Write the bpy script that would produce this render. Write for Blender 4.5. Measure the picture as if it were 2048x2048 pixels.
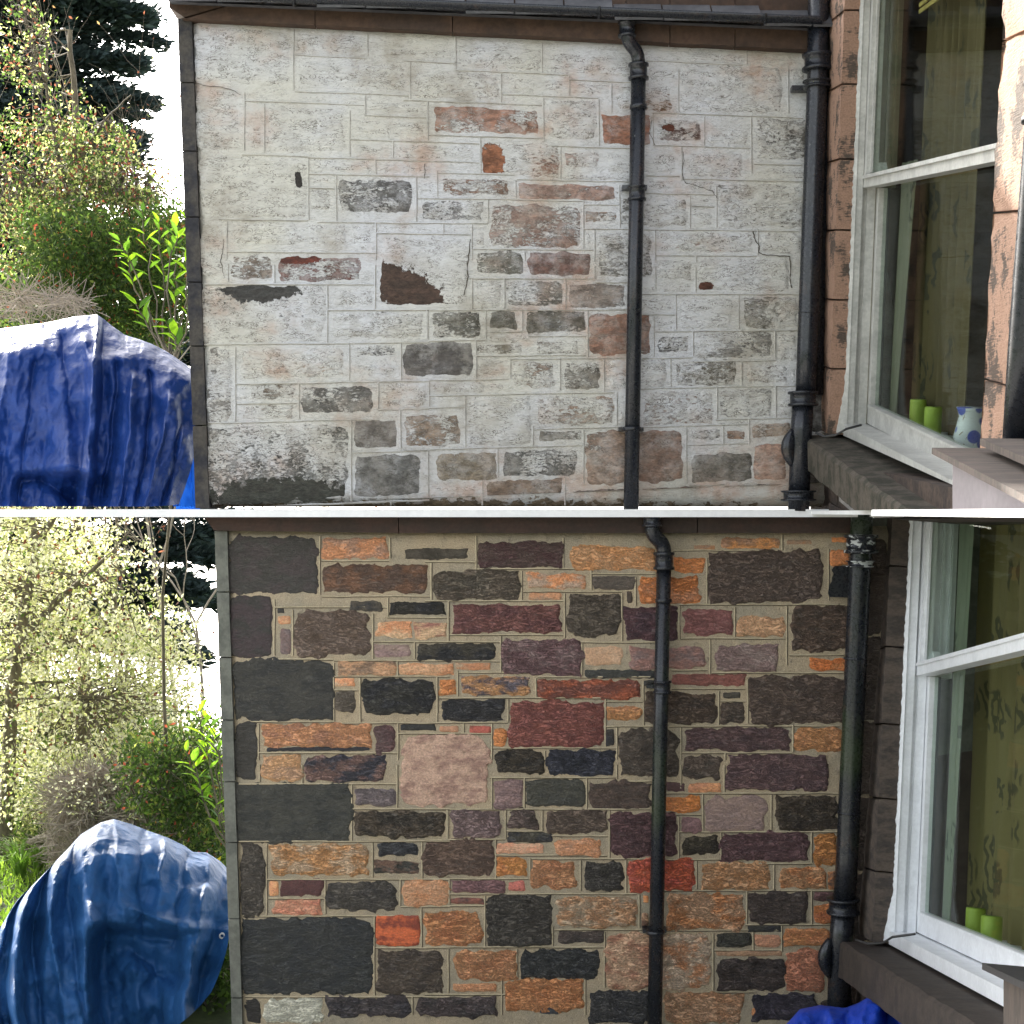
import bpy, math, random
import numpy as np
from mathutils import Vector

random.seed(7)
RNG = np.random.RandomState(11)
for o in list(bpy.data.objects):
    bpy.data.objects.remove(o)
sc = bpy.context.scene
COL = sc.collection

# ------------------------------------------------------------------ camera
FPX, D, HC = 3248.0, 7.2, 2.5          # focal length in photo pixels, distance to the wall, eye height
cam_d = bpy.data.cameras.new('camera')
cam_d.sensor_width = 36.0
cam_d.lens = 36.0 * FPX / 2048.0
cam_d.clip_start, cam_d.clip_end = 0.1, 3000
cam = bpy.data.objects.new('camera', cam_d)
cam.location = (0, -D, HC)
cam.rotation_euler = (math.radians(90), 0, 0)
COL.objects.link(cam)
sc.camera = cam
sc.render.resolution_x = sc.render.resolution_y = 1024

# ------------------------------------------------------------------ sky, sun, exposure
SUN_DIR = Vector((-0.42, 0.78, 0.50)).normalized()     # towards the sun: behind the building, to the left
EL = math.asin(SUN_DIR.z)
AZ = math.atan2(SUN_DIR.x, SUN_DIR.y)
world = bpy.data.worlds.new('World')
sc.world = world
world.use_nodes = True
nt = world.node_tree
nt.nodes.clear()
w_out = nt.nodes.new('ShaderNodeOutputWorld')
w_bg = nt.nodes.new('ShaderNodeBackground')
w_sky = nt.nodes.new('ShaderNodeTexSky')
w_sky.sky_type = 'NISHITA'
w_sky.sun_disc = False
w_sky.sun_elevation = EL
w_sky.sun_rotation = AZ
w_sky.air_density, w_sky.dust_density, w_sky.ozone_density = 1.0, 3.0, 0.6
w_tc = nt.nodes.new('ShaderNodeTexCoord')
w_sep = nt.nodes.new('ShaderNodeSeparateXYZ')
w_max = nt.nodes.new('ShaderNodeMath'); w_max.operation = 'MAXIMUM'; w_max.inputs[1].default_value = 0.03
w_com = nt.nodes.new('ShaderNodeCombineXYZ')
w_hsv = nt.nodes.new('ShaderNodeHueSaturation'); w_hsv.inputs['Saturation'].default_value = 0.30
L = nt.links.new
L(w_tc.outputs['Generated'], w_sep.inputs[0])
L(w_sep.outputs[0], w_com.inputs[0]); L(w_sep.outputs[1], w_com.inputs[1])
L(w_sep.outputs[2], w_max.inputs[0]); L(w_max.outputs[0], w_com.inputs[2])
L(w_com.outputs[0], w_sky.inputs['Vector'])
L(w_sky.outputs[0], w_hsv.inputs['Color'])
L(w_hsv.outputs[0], w_bg.inputs['Color'])
L(w_bg.outputs[0], w_out.inputs['Surface'])
w_bg.inputs['Strength'].default_value = 0.15
sun_d = bpy.data.lights.new('sun', 'SUN')
sun_d.energy = 3.5
sun_d.angle = math.radians(0.6)
sun_d.color = (1.0, 0.95, 0.86)
sun = bpy.data.objects.new('sun', sun_d)
sun.rotation_euler = (-SUN_DIR).to_track_quat('-Z', 'Y').to_euler()
sun.location = (-4, 8, 9)
COL.objects.link(sun)
sc.view_settings.view_transform = 'Standard'
sc.view_settings.look = 'None'
sc.view_settings.gamma = 1.0
sc.view_settings.use_curve_mapping = False
sc.view_settings.exposure = 2.2
sc.render.engine = 'CYCLES'
sc.cycles.max_bounces = 8
sc.cycles.transparent_max_bounces = 12

# ------------------------------------------------------------------ helpers
def P(px, py, Y=0.0):
    """the point at depth Y that a photo pixel shows"""
    s = (D + Y) / FPX
    return np.array([(px - 1024) * s, Y, HC - (py - 1024) * s])

def lin(c, k=1.0):
    q = [k * ((v / 255) / 12.92 if v / 255 <= 0.04045 else ((v / 255 + 0.055) / 1.055) ** 2.4) for v in c]
    m = min(1.0, 0.85 / max(q))
    return tuple(v * m for v in q)

TAB = np.random.RandomState(3).rand(256, 256)
def vn(x, y):
    xi = np.floor(x).astype(int); yi = np.floor(y).astype(int)
    fx = x - xi; fy = y - yi
    fx = fx * fx * (3 - 2 * fx); fy = fy * fy * (3 - 2 * fy)
    a = TAB[xi & 255, yi & 255]; b = TAB[(xi + 1) & 255, yi & 255]
    c = TAB[xi & 255, (yi + 1) & 255]; d = TAB[(xi + 1) & 255, (yi + 1) & 255]
    return (a * (1 - fx) + b * fx) * (1 - fy) + (c * (1 - fx) + d * fx) * fy
def fbm(x, y, o=4):
    s = 0; a = 0.5; t = 0
    for i in range(o):
        s = s + a * vn(x * 2 ** i + 17.3 * i, y * 2 ** i + 5.1 * i); t += a; a *= 0.55
    return s / t - 0.5
def sstep(t):
    t = np.clip(t, 0, 1); return t * t * (3 - 2 * t)

WL = {}
CLIP = [-1e9, 1e9]
def wl(o):
    return WL[o.name]
def mk(name, V, Fc, mat, parent=None, smooth=False, cols=None, props=None):
    """one mesh object from world-space vertices; origin at the middle of its foot"""
    V = np.array(V, float)
    V[:, 2] = np.clip(V[:, 2], CLIP[0], CLIP[1])
    org = np.array([(V[:, 0].min() + V[:, 0].max()) / 2, (V[:, 1].min() + V[:, 1].max()) / 2, V[:, 2].min()])
    me = bpy.data.meshes.new(name)
    if isinstance(Fc, np.ndarray):
        n, k = Fc.shape
        me.vertices.add(len(V)); me.vertices.foreach_set('co', (V - org).ravel())
        me.loops.add(n * k); me.loops.foreach_set('vertex_index', Fc.ravel().astype(np.int32))
        me.polygons.add(n); me.polygons.foreach_set('loop_start', np.arange(0, n * k, k, dtype=np.int32))
        me.update(calc_edges=True)
        me.validate()
    else:
        me.from_pydata((V - org).tolist(), [], [tuple(f) for f in Fc])
    if smooth:
        me.polygons.foreach_set('use_smooth', [True] * len(me.polygons))
    if cols is not None:
        at = me.attributes.new('tone', 'FLOAT_COLOR', 'POINT')
        at.data.foreach_set('color', np.concatenate([cols, np.ones((len(cols), 1))], 1).astype(np.float32).ravel())
    if mat is not None:
        me.materials.append(mat)
    o = bpy.data.objects.new(name, me)
    COL.objects.link(o)
    WL[o.name] = org
    if parent is not None:
        o.parent = parent
        o.location = org - WL[parent.name]
    else:
        o.location = org
    if props:
        for k, v in props.items(): o[k] = v
    return o
def empty(name, loc, label, cat, group=None):
    o = bpy.data.objects.new(name, None)
    o.empty_display_size = 0.2
    COL.objects.link(o)
    o.location = loc; WL[o.name] = np.array(loc, float)
    tag(o, label, cat, group)
    return o
def tag(o, label=None, cat=None, group=None, kind=None):
    if label: o['label'] = label
    if cat: o['category'] = cat
    if group: o['group'] = group
    if kind: o['kind'] = kind
    return o
class MB:
    def __init__(s): s.v = []; s.f = []
    def add(s, V, Fc):
        n = len(s.v); s.v.extend([tuple(p) for p in V]); s.f.extend([tuple(i + n for i in f) for f in Fc]); return s
    def make(s, name, mat, parent=None, smooth=False, **k): return mk(name, np.array(s.v), s.f, mat, parent, smooth, **k)
BOXF = [(0, 3, 2, 1), (4, 5, 6, 7), (0, 1, 5, 4), (1, 2, 6, 5), (2, 3, 7, 6), (3, 0, 4, 7)]
def boxv(x0, x1, y0, y1, z0, z1):
    return [(x0, y0, z0), (x1, y0, z0), (x1, y1, z0), (x0, y1, z0), (x0, y0, z1), (x1, y0, z1), (x1, y1, z1), (x0, y1, z1)]
def prism(poly, Y0, Y1):
    """outline given in photo pixels on the plane Y0, extruded back to Y1"""
    a = [P(x, y, Y0) for x, y in poly]
    b = [p + np.array([0, Y1 - Y0, 0]) for p in a]
    n = len(a)
    f = [tuple(range(n)), tuple(range(2 * n - 1, n - 1, -1))]
    f += [((i + 1) % n, i, i + n, (i + 1) % n + n) for i in range(n)]
    return a + b, f
def tube(pts, rad, ns=14, caps=True):
    pts = [np.array(p, float) for p in pts]
    n = len(pts)
    if not hasattr(rad, '__len__'): rad = [rad] * n
    V = []; Fc = []
    prev = None
    for i in range(n):
        t = pts[min(i + 1, n - 1)] - pts[max(i - 1, 0)]
        ln = np.linalg.norm(t); t = t / ln if ln > 1e-9 else np.array([0, 0, 1.])
        if prev is None:
            up = np.array([0, 1., 0]) if abs(t[1]) < 0.9 else np.array([1., 0, 0])
            a = np.cross(t, up)
        else:
            a = prev - t * np.dot(prev, t)
        a /= np.linalg.norm(a); b = np.cross(t, a); prev = a
        for k in range(ns):
            th = 2 * math.pi * k / ns
            V.append(pts[i] + rad[i] * (a * math.cos(th) + b * math.sin(th)))
    for i in range(n - 1):
        for k in range(ns):
            k2 = (k + 1) % ns
            Fc.append((i * ns + k, i * ns + k2, (i + 1) * ns + k2, (i + 1) * ns + k))
    if caps:
        Fc.append(tuple(range(ns - 1, -1, -1))); Fc.append(tuple(range((n - 1) * ns, n * ns)))
    return V, Fc
def bez(p0, p1, p2, p3, n=10):
    p0, p1, p2, p3 = [np.array(p, float) for p in (p0, p1, p2, p3)]
    return [(1 - t) ** 3 * p0 + 3 * (1 - t) ** 2 * t * p1 + 3 * (1 - t) * t * t * p2 + t ** 3 * p3 for t in np.linspace(0, 1, n)]

# ------------------------------------------------------------------ materials
class N:
    """small wrapper to write node trees briefly"""
    def __init__(s, name):
        s.m = bpy.data.materials.new(name); s.m.use_nodes = True
        s.t = s.m.node_tree; s.t.nodes.clear()
        s.out = s.t.nodes.new('ShaderNodeOutputMaterial')
    def n(s, ty, **k):
        d = s.t.nodes.new(ty)
        for a, v in k.items(): setattr(d, a, v)
        return d
    def put(s, sock, v):
        if isinstance(v, (int, float)): sock.default_value = v
        elif isinstance(v, (tuple, list)): sock.default_value = tuple(v) + ((1,) if len(v) == 3 and len(sock.default_value) == 4 else ())
        else: s.t.links.new(v, sock)
    def pos(s, scale=(1, 1, 1)):
        g = s.n('ShaderNodeNewGeometry'); m = s.n('ShaderNodeMapping')
        s.t.links.new(g.outputs['Position'], m.inputs['Vector']); m.inputs['Scale'].default_value = scale
        return m.outputs[0]
    def noise(s, scale, detail=4, rough=0.6, vec=None, dist=0.0):
        d = s.n('ShaderNodeTexNoise')
        s.put(d.inputs['Vector'], vec if vec is not None else s.pos())
        d.inputs['Scale'].default_value = scale; d.inputs['Detail'].default_value = detail
        d.inputs['Roughness'].default_value = rough; d.inputs['Distortion'].default_value = dist
        return d.outputs['Fac']
    def pz(s):
        g = s.n('ShaderNodeNewGeometry'); x = s.n('ShaderNodeSeparateXYZ'); s.t.links.new(g.outputs['Position'], x.inputs[0]); return x.outputs[2]
    def math(s, op, a, b=0.0, c=None):
        d = s.n('ShaderNodeMath', operation=op)
        s.put(d.inputs[0], a); s.put(d.inputs[1], b)
        if c is not None: s.put(d.inputs[2], c)
        return d.outputs[0]
    def ramp(s, f, a, b, lo=0.0, hi=1.0):
        d = s.n('ShaderNodeMapRange', interpolation_type='SMOOTHSTEP')
        s.put(d.inputs[0], f); s.put(d.inputs[1], a); s.put(d.inputs[2], b); s.put(d.inputs[3], lo); s.put(d.inputs[4], hi)
        return d.outputs[0]
    def mix(s, f, a, b, mode='MIX'):
        d = s.n('ShaderNodeMix', data_type='RGBA', blend_type=mode)
        s.put(d.inputs[0], f); s.put(d.inputs[6], a); s.put(d.inputs[7], b)
        return d.outputs[2]
    def oatt(s, name, what='Color'):
        d = s.n('ShaderNodeAttribute', attribute_type='OBJECT', attribute_name=name)
        return d.outputs[what]
    def bump(s, h, strength=0.5, dist=0.01, nrm=None):
        d = s.n('ShaderNodeBump'); s.put(d.inputs['Height'], h)
        d.inputs['Strength'].default_value = strength; d.inputs['Distance'].default_value = dist
        if nrm is not None: s.put(d.inputs['Normal'], nrm)
        return d.outputs[0]
    def bsdf(s, col, rough=0.8, bump=None, spec=0.3, **k):
        d = s.n('ShaderNodeBsdfPrincipled')
        s.put(d.inputs['Base Color'], col); s.put(d.inputs['Roughness'], rough)
        d.inputs['Specular IOR Level'].default_value = spec
        if bump is not None: s.put(d.inputs['Normal'], bump)
        for a, v in k.items(): s.put(d.inputs[a.replace('_', ' ')], v)
        s.t.links.new(d.outputs[0], s.out.inputs['Surface'])
        return d
    def grey(s, v, mul=1.0):
        c = s.n('ShaderNodeCombineColor')
        for i in range(3): s.put(c.inputs[i], v)
        return c.outputs[0]

def m_stone():
    n = N('rock_faced_sandstone')
    t1, t2 = n.oatt('tint'), n.oatt('tint2')
    big = n.noise(9, 5, 0.65, n.pos((1, 1, 1.7)))
    c = n.mix(n.ramp(big, 0.44, 0.60), t1, t2)
    fine = n.noise(120, 4, 0.7)
    c = n.mix(1.0, c, n.grey(n.ramp(fine, 0.25, 0.75, 0.72, 1.25)), 'MULTIPLY')
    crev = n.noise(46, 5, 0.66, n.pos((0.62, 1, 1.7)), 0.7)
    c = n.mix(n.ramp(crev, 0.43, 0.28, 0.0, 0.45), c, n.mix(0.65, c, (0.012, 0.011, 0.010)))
    c = n.mix(n.math('MULTIPLY', n.ramp(crev, 0.54, 0.70, 0.0, 0.6), n.ramp(n.oatt('rough', 'Fac'), 0.25, 0.8, 0.12, 1.0)), c, n.mix(0.35, c, (0.5, 0.46, 0.4)))  # pale highlights painted onto the ridges
    speck = n.noise(260, 2, 0.5)
    c = n.mix(n.ramp(speck, 0.74, 0.80, 0, 0.5), c, (0.55, 0.52, 0.46))
    h = n.math('ADD', n.math('MULTIPLY', crev, 1.0), n.math('MULTIPLY', fine, 0.35))
    rg = n.oatt('rough', 'Fac')
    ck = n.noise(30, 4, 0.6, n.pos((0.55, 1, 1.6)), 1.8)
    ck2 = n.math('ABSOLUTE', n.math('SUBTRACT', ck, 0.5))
    c = n.mix(n.math('MULTIPLY', n.ramp(ck2, 0.022, 0.004), n.math('MULTIPLY', rg, 0.6)), c, n.mix(0.75, c, (0.012, 0.011, 0.010)))  # thin dark lines painted as shade under the ridges
    h = n.math('ADD', h, n.math('MULTIPLY', n.ramp(ck2, 0.0, 0.08), n.math('MULTIPLY', rg, 0.9)))
    b = n.bump(h, 1.0, 0.020)
    for d in n.t.nodes:
        if d.type == 'BUMP': n.put(d.inputs['Strength'], n.ramp(rg, 0.0, 1.0, 0.35, 1.0))
    n.bsdf(c, n.ramp(fine, 0.3, 0.8, 0.5, 0.75), b, 0.45)
    return n.m
def m_mortar():
    n = N('lime_mortar')
    a = n.noise(3.5, 4, 0.6); b = n.noise(28, 5, 0.7); f = n.noise(220, 3, 0.7)
    c = n.mix(n.ramp(a, 0.35, 0.65), lin((150, 135, 112), 1.5), lin((134, 125, 108), 1.5))
    c = n.mix(n.ramp(b, 0.55, 0.72, 0, 0.75), c, lin((104, 95, 82), 1.3))
    c = n.mix(n.ramp(b, 0.42, 0.30, 0, 0.5), c, lin((168, 156, 134), 1.5))
    c = n.mix(1.0, c, n.grey(n.ramp(f, 0.25, 0.75, 0.75, 1.22)), 'MULTIPLY')
    n.bsdf(c, 0.9, n.bump(n.math('ADD', b, n.math('MULTIPLY', f, 0.4)), 0.9, 0.012), 0.2)
    return n.m
def m_painted():
    """flaking white masonry paint; each stone says how worn it is and what colour shows through"""
    n = N('flaking_white_paint')
    tint, wear, grime = n.oatt('tint'), n.oatt('wear', 'Fac'), n.oatt('grime', 'Fac')
    v = n.pos((0.8, 1, 1.7))
    f = n.noise(60, 5, 0.68, v, 0.8)
    mid = n.noise(16, 5, 0.65, v, 0.5)
    big = n.noise(4.5, 3, 0.6)
    m = n.math('ADD', n.math('MULTIPLY', f, 0.45), n.math('ADD', n.math('MULTIPLY', mid, 0.35), n.math('MULTIPLY', big, 0.2)))
    stn = n.noise(2.1, 4, 0.62, n.pos((0.8, 1, 1.2)))
    foot = n.math('MULTIPLY', n.ramp(n.math('ADD', n.math('SUBTRACT', n.pz(), HC), n.math('MULTIPLY', n.noise(4.5, 4, 0.65), 0.9)), 0.95, 0.48), 1.0)
    stain = n.math('MAXIMUM', n.ramp(stn, 0.47, 0.62), foot)
    wear = n.math('ADD', wear, n.math('MULTIPLY', n.math('MULTIPLY', stain, n.ramp(mid, 0.33, 0.58)), 0.20))
    thr = n.math('ADD', n.ramp(wear, 0.0, 1.0, 0.325, 0.68), n.math('MULTIPLY', n.math('SUBTRACT', n.noise(5.5, 4, 0.65, None, 0.6), 0.5), 0.34))
    dmask = n.ramp(n.math('SUBTRACT', thr, m), -0.012, 0.03)
    # bare patch where a sheet of paint has come off
    g = n.n('ShaderNodeNewGeometry'); sp = n.n('ShaderNodeSeparateXYZ'); n.t.links.new(g.outputs['Position'], sp.inputs[0])
    pc = n.n('ShaderNodeSeparateXYZ'); n.t.links.new(n.oatt('bare_at', 'Vector'), pc.inputs[0])
    pr = n.n('ShaderNodeSeparateXYZ'); n.t.links.new(n.oatt('bare_size', 'Vector'), pr.inputs[0])
    dx = n.math('DIVIDE', n.math('SUBTRACT', sp.outputs[0], pc.outputs[0]), n.math('MAXIMUM', pr.outputs[0], 0.0001))
    dz = n.math('DIVIDE', n.math('SUBTRACT', sp.outputs[2], pc.outputs[2]), n.math('MAXIMUM', pr.outputs[2], 0.0001))
    sk = n.math('ADD', dx, n.math('MULTIPLY', dz, pr.outputs[1]))
    r = n.math('SQRT', n.math('ADD', n.math('MULTIPLY', sk, sk), n.math('MULTIPLY', dz, dz)))
    r = n.math('ADD', r, n.math('MULTIPLY', n.math('SUBTRACT', n.noise(22, 5, 0.7), 0.5), 1.7))
    bare = n.ramp(r, 1.03, 0.97)
    bare = n.math('MULTIPLY', bare, n.math('GREATER_THAN', pr.outputs[0], 0.001))
    expo = n.math('MAXIMUM', n.math('MULTIPLY', dmask, n.ramp(n.noise(9, 4, 0.7), 0.38, 0.6, 0.5, 0.9)), bare)
    white = n.mix(n.ramp(n.noise(1.1, 3, 0.6), 0.42, 0.62), (0.61, 0.615, 0.63), (0.60, 0.58, 0.505))
    white = n.mix(n.math('MULTIPLY', n.ramp(big, 0.38, 0.66), 0.4), white, (0.53, 0.52, 0.48))
    soft = n.noise(11, 4, 0.7, n.pos((1, 1, 1.3)))
    white = n.mix(n.math('MULTIPLY', n.ramp(soft, 0.42, 0.66), n.math('MULTIPLY', grime, 0.6)), white, lin((146, 140, 130)))
    white = n.mix(n.math('MULTIPLY', stain, n.ramp(n.noise(7, 5, 0.7), 0.36, 0.64, 0.08, 0.7)), white, n.mix(n.ramp(n.noise(1.7, 2, 0.5), 0.45, 0.55), lin((176, 140, 116), 1.0), lin((150, 140, 124), 1.0)))
    blush = n.math('MULTIPLY', n.ramp(n.noise(6, 4, 0.6), 0.45, 0.65), n.math('MULTIPLY', wear, 0.8))
    white = n.mix(blush, white, n.mix(0.45, tint, (0.66, 0.60, 0.52)))
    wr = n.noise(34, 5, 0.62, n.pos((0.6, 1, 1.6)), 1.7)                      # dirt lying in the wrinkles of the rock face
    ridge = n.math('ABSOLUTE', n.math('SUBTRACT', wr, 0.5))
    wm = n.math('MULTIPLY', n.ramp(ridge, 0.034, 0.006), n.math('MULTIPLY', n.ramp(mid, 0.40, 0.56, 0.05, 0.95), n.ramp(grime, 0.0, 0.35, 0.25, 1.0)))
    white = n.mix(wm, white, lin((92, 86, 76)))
    tt = n.mix(n.ramp(mid, 0.4, 0.6), tint, n.mix(0.5, tint, (0.03, 0.025, 0.02)))
    tt = n.mix(1.0, tt, n.grey(n.ramp(f, 0.3, 0.7, 0.65, 1.35)), 'MULTIPLY')
    c = n.mix(expo, white, tt)
    h = n.math('ADD', n.math('MULTIPLY', wr, 0.6), n.math('SUBTRACT', n.math('MULTIPLY', f, 0.5), n.math('MULTIPLY', expo, 0.25)))
    n.bsdf(c, 0.75, n.bump(h, 0.9, 0.014), 0.3)
    return n.m
def m_simple(name, col, rough=0.8, var=0.25, scale=20, bump=0.2, spec=0.3, col2=None, dist=0.004, stretch=(1, 1, 1), **k):
    n = N(name)
    a = n.noise(scale, 5, 0.65, n.pos(stretch)); f = n.noise(scale * 7, 3, 0.6, n.pos(stretch))
    c = n.mix(n.ramp(a, 0.4, 0.62), col, col2 if col2 else tuple(v * (1 - var) for v in col))
    c = n.mix(1.0, c, n.grey(n.ramp(f, 0.25, 0.75, 1 - var * 0.6, 1 + var * 0.5)), 'MULTIPLY')
    n.bsdf(c, rough, n.bump(n.math('ADD', a, n.math('MULTIPLY', f, 0.4)), bump, dist), spec, **k)
    return n.m
def m_leaf(name, trans=0.6, rough=0.55):
    n = N(name)
    at = n.n('ShaderNodeAttribute', attribute_type='GEOMETRY', attribute_name='tone')
    d = n.n('ShaderNodeBsdfPrincipled'); n.put(d.inputs['Base Color'], at.outputs['Color']); d.inputs['Roughness'].default_value = rough
    d.inputs['Specular IOR Level'].default_value = 0.35
    tr = n.n('ShaderNodeBsdfTranslucent'); n.put(tr.inputs['Color'], n.mix(1.0, at.outputs['Color'], (1.15, 1.15, 0.95), 'MULTIPLY'))
    mx = n.n('ShaderNodeMixShader'); mx.inputs[0].default_value = trans
    n.t.links.new(d.outputs[0], mx.inputs[1]); n.t.links.new(tr.outputs[0], mx.inputs[2])
    n.t.links.new(mx.outputs[0], n.out.inputs['Surface'])
    return n.m
def m_tarp(name, col, trans=0.0, rough=0.45, spec=0.45):
    n = N(name)
    a = n.noise(5, 4, 0.6); c = n.mix(n.ramp(a, 0.4, 0.65), col, tuple(v * 0.8 for v in col))
    dirt = n.noise(14, 5, 0.7)
    c = n.mix(n.ramp(dirt, 0.62, 0.75, 0, 0.35), c, (0.16, 0.17, 0.18))
    cr = n.noise(20, 4, 0.55, None, 1.0)
    w = n.n('ShaderNodeTexNoise'); n.put(w.inputs['Vector'], n.pos((1, 1, 1))); w.inputs['Scale'].default_value = 55; w.inputs['Detail'].default_value = 2
    h = n.math('ADD', n.math('MULTIPLY', n.math('ABSOLUTE', n.math('SUBTRACT', cr, 0.5)), 0.3), n.math('MULTIPLY', w.outputs['Fac'], 0.04))
    for s_, wt in ((6.0, 0.55), (15.0, 0.22)):                                # flat facets between sharp creases
        vd = n.n('ShaderNodeTexVoronoi'); vd.inputs['Scale'].default_value = s_
        dv = n.n('ShaderNodeTexNoise'); n.put(dv.inputs['Vector'], n.pos()); dv.inputs['Scale'].default_value = 3.0
        ad = n.n('ShaderNodeVectorMath', operation='MULTIPLY_ADD'); n.t.links.new(dv.outputs['Color'], ad.inputs[0]); ad.inputs[1].default_value = (.3, .3, .3); n.t.links.new(n.pos((1, 1, 0.6)), ad.inputs[2])
        n.t.links.new(ad.outputs[0], vd.inputs['Vector'])
        h = n.math('ADD', h, n.math('MULTIPLY', vd.outputs['Distance'], wt))
    d = n.bsdf(c, rough, n.bump(h, 0.6, 0.04), spec)
    if trans:
        tr = n.n('ShaderNodeBsdfTranslucent'); n.put(tr.inputs['Color'], c)
        mx = n.n('ShaderNodeMixShader'); mx.inputs[0].default_value = trans
        n.t.links.new(d.outputs[0], mx.inputs[1]); n.t.links.new(tr.outputs[0], mx.inputs[2])
        n.t.links.new(mx.outputs[0], n.out.inputs['Surface'])
    return n.m
def m_glass():
    n = N('window_glass')
    t = n.n('ShaderNodeBsdfTransparent'); t.inputs[0].default_value = (0.86, 0.9, 0.87, 1)
    g = n.n('ShaderNodeBsdfGlossy'); g.inputs['Roughness'].default_value = 0.02
    g.inputs['Color'].default_value = (1, 1, 1, 1)
    g_ = n.n('ShaderNodeNewGeometry'); vm = n.n('ShaderNodeVectorMath', operation='DOT_PRODUCT')
    n.t.links.new(g_.outputs['Normal'], vm.inputs[0]); n.t.links.new(g_.outputs['Incoming'], vm.inputs[1])
    cs = n.math('SUBTRACT', 1.0, n.math('ABSOLUTE', vm.outputs['Value']))
    fr = n.math('MULTIPLY_ADD', n.math('POWER', cs, 5.0), 0.18, 0.012)          # Schlick's reflectance of one face
    mx = n.n('ShaderNodeMixShader')
    n.t.links.new(fr, mx.inputs[0]); n.t.links.new(t.outputs[0], mx.inputs[1]); n.t.links.new(g.outputs[0], mx.inputs[2])
    n.t.links.new(mx.outputs[0], n.out.inputs['Surface'])
    return n.m
def m_peach():
    n = N('weathered_peach_dressed_stone')
    a = n.noise(7, 5, 0.7, n.pos((1, 1, 0.7))); tool = n.noise(60, 3, 0.6, n.pos((0.5, 0.5, 4)))
    m = n.math('ADD', n.math('MULTIPLY', a, 0.75), n.math('MULTIPLY', tool, 0.25))
    c = n.mix(n.ramp(m, 0.50, 0.56), lin((186, 150, 128), 0.66), lin((104, 92, 83), 0.65))
    f = n.noise(150, 3, 0.6)
    c = n.mix(1.0, c, n.grey(n.ramp(f, 0.25, 0.75, 0.8, 1.15)), 'MULTIPLY')
    n.bsdf(c, 0.85, n.bump(n.math('ADD', tool, m), 0.5, 0.006), 0.2)
    return n.m
def m_pipe(name, flakes=False, green=0.0):
    n = N(name)
    a = n.noise(8, 4, 0.6); f = n.noise(90, 3, 0.6)
    c = n.mix(n.ramp(a, 0.4, 0.65), (0.010, 0.012, 0.017), (0.016, 0.017, 0.019))
    if green:
        c = n.mix(n.ramp(n.noise(3, 3, 0.6, n.pos((1, 1, 0.5))), 0.5, 0.65, 0, green), c, (0.03, 0.05, 0.015))
    c = n.mix(n.ramp(n.noise(11, 5, 0.7, n.pos((1, 1, 0.6))), 0.58, 0.72, 0, 0.55), c, (0.075, 0.045, 0.030))
    c = n.mix(n.ramp(n.noise(55, 3, 0.6), 0.70, 0.76, 0, 0.5), c, (0.22, 0.22, 0.21))
    if flakes:
        k = n.noise(26, 4, 0.6, n.pos((1, 1, 1.8)))
        c = n.mix(n.ramp(k, 0.55, 0.58), c, (0.45, 0.47, 0.46))
    n.bsdf(c, n.ramp(f, 0.3, 0.7, 0.22, 0.4), n.bump(n.math('ADD', a, n.math('MULTIPLY', f, 0.25)), 0.2, 0.006), 0.5)
    return n.m
def m_curtain():
    n = N('patterned_green_curtain')
    tc = n.n('ShaderNodeTexCoord'); mp = n.n('ShaderNodeMapping'); n.t.links.new(tc.outputs['Object'], mp.inputs[0])
    vo = n.n('ShaderNodeTexVoronoi'); vo.inputs['Scale'].default_value = 4.2; n.t.links.new(mp.outputs[0], vo.inputs['Vector'])
    st = n.n('ShaderNodeTexWave'); st.inputs['Scale'].default_value = 11; st.inputs['Distortion'].default_value = 9; st.inputs['Detail'].default_value = 2
    n.t.links.new(mp.outputs[0], st.inputs['Vector'])
    m = n.math('MULTIPLY', n.ramp(vo.outputs['Distance'], 0.42, 0.34), n.ramp(st.outputs['Fac'], 0.52, 0.68))
    c = n.mix(m, n.oatt('tint'), n.mix(0.6, n.oatt('tint'), (0.02, 0.03, 0.03)))
    d = n.bsdf(c, 0.85, n.bump(n.noise(300, 2), 0.15, 0.002), 0.1)
    tr = n.n('ShaderNodeBsdfTranslucent'); n.put(tr.inputs['Color'], c)
    mx = n.n('ShaderNodeMixShader'); mx.inputs[0].default_value = 0.25
    n.t.links.new(d.outputs[0], mx.inputs[1]); n.t.links.new(tr.outputs[0], mx.inputs[2])
    n.t.links.new(mx.outputs[0], n.out.inputs['Surface'])
    return n.m

M_STONE, M_MORTAR, M_PAINTED = m_stone(), m_mortar(), m_painted()
M_PEACH, M_GLASS, M_CURTAIN = m_peach(), m_glass(), m_curtain()
M_JOINT = m_simple('joint_dirt', lin((84, 76, 63), 1.3), 0.95)  # dark colour for the groove shade painted beside each joint
M_RIBBON = m_simple('struck_mortar_ribbon', lin((158, 146, 122), 1.5), 0.9, 0.2, 30)
M_WRIB = m_simple('white_pointing', (0.74, 0.73, 0.69), 0.8, 0.1, 20)
M_WSHADE = m_simple('greyed_paint_in_joint', lin((172, 167, 155)), 0.9, 0.35, 18)  # grey for the shade painted along the white pointing
M_QUOIN_UP = m_simple('blackened_quoin_stone', lin((72, 68, 63)), 0.85, 0.4, 9, 0.5, col2=lin((46, 46, 50)))
M_QUOIN_LO = m_simple('grey_green_quoin_stone', lin((112, 113, 104), 1.0), 0.85, 0.2, 10, 0.4, col2=lin((94, 95, 88), 1.0))
M_EAVE_UP = m_simple('brown_eaves_stone', lin((98, 77, 63), 0.62), 0.8, 0.35, 6, 0.3, col2=lin((76, 62, 53), 0.7))
M_EAVE_LO = m_simple('dark_brown_eaves_stone', lin((66, 50, 43)), 0.75, 0.25, 8, 0.3, col2=lin((56, 46, 40)))
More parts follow.
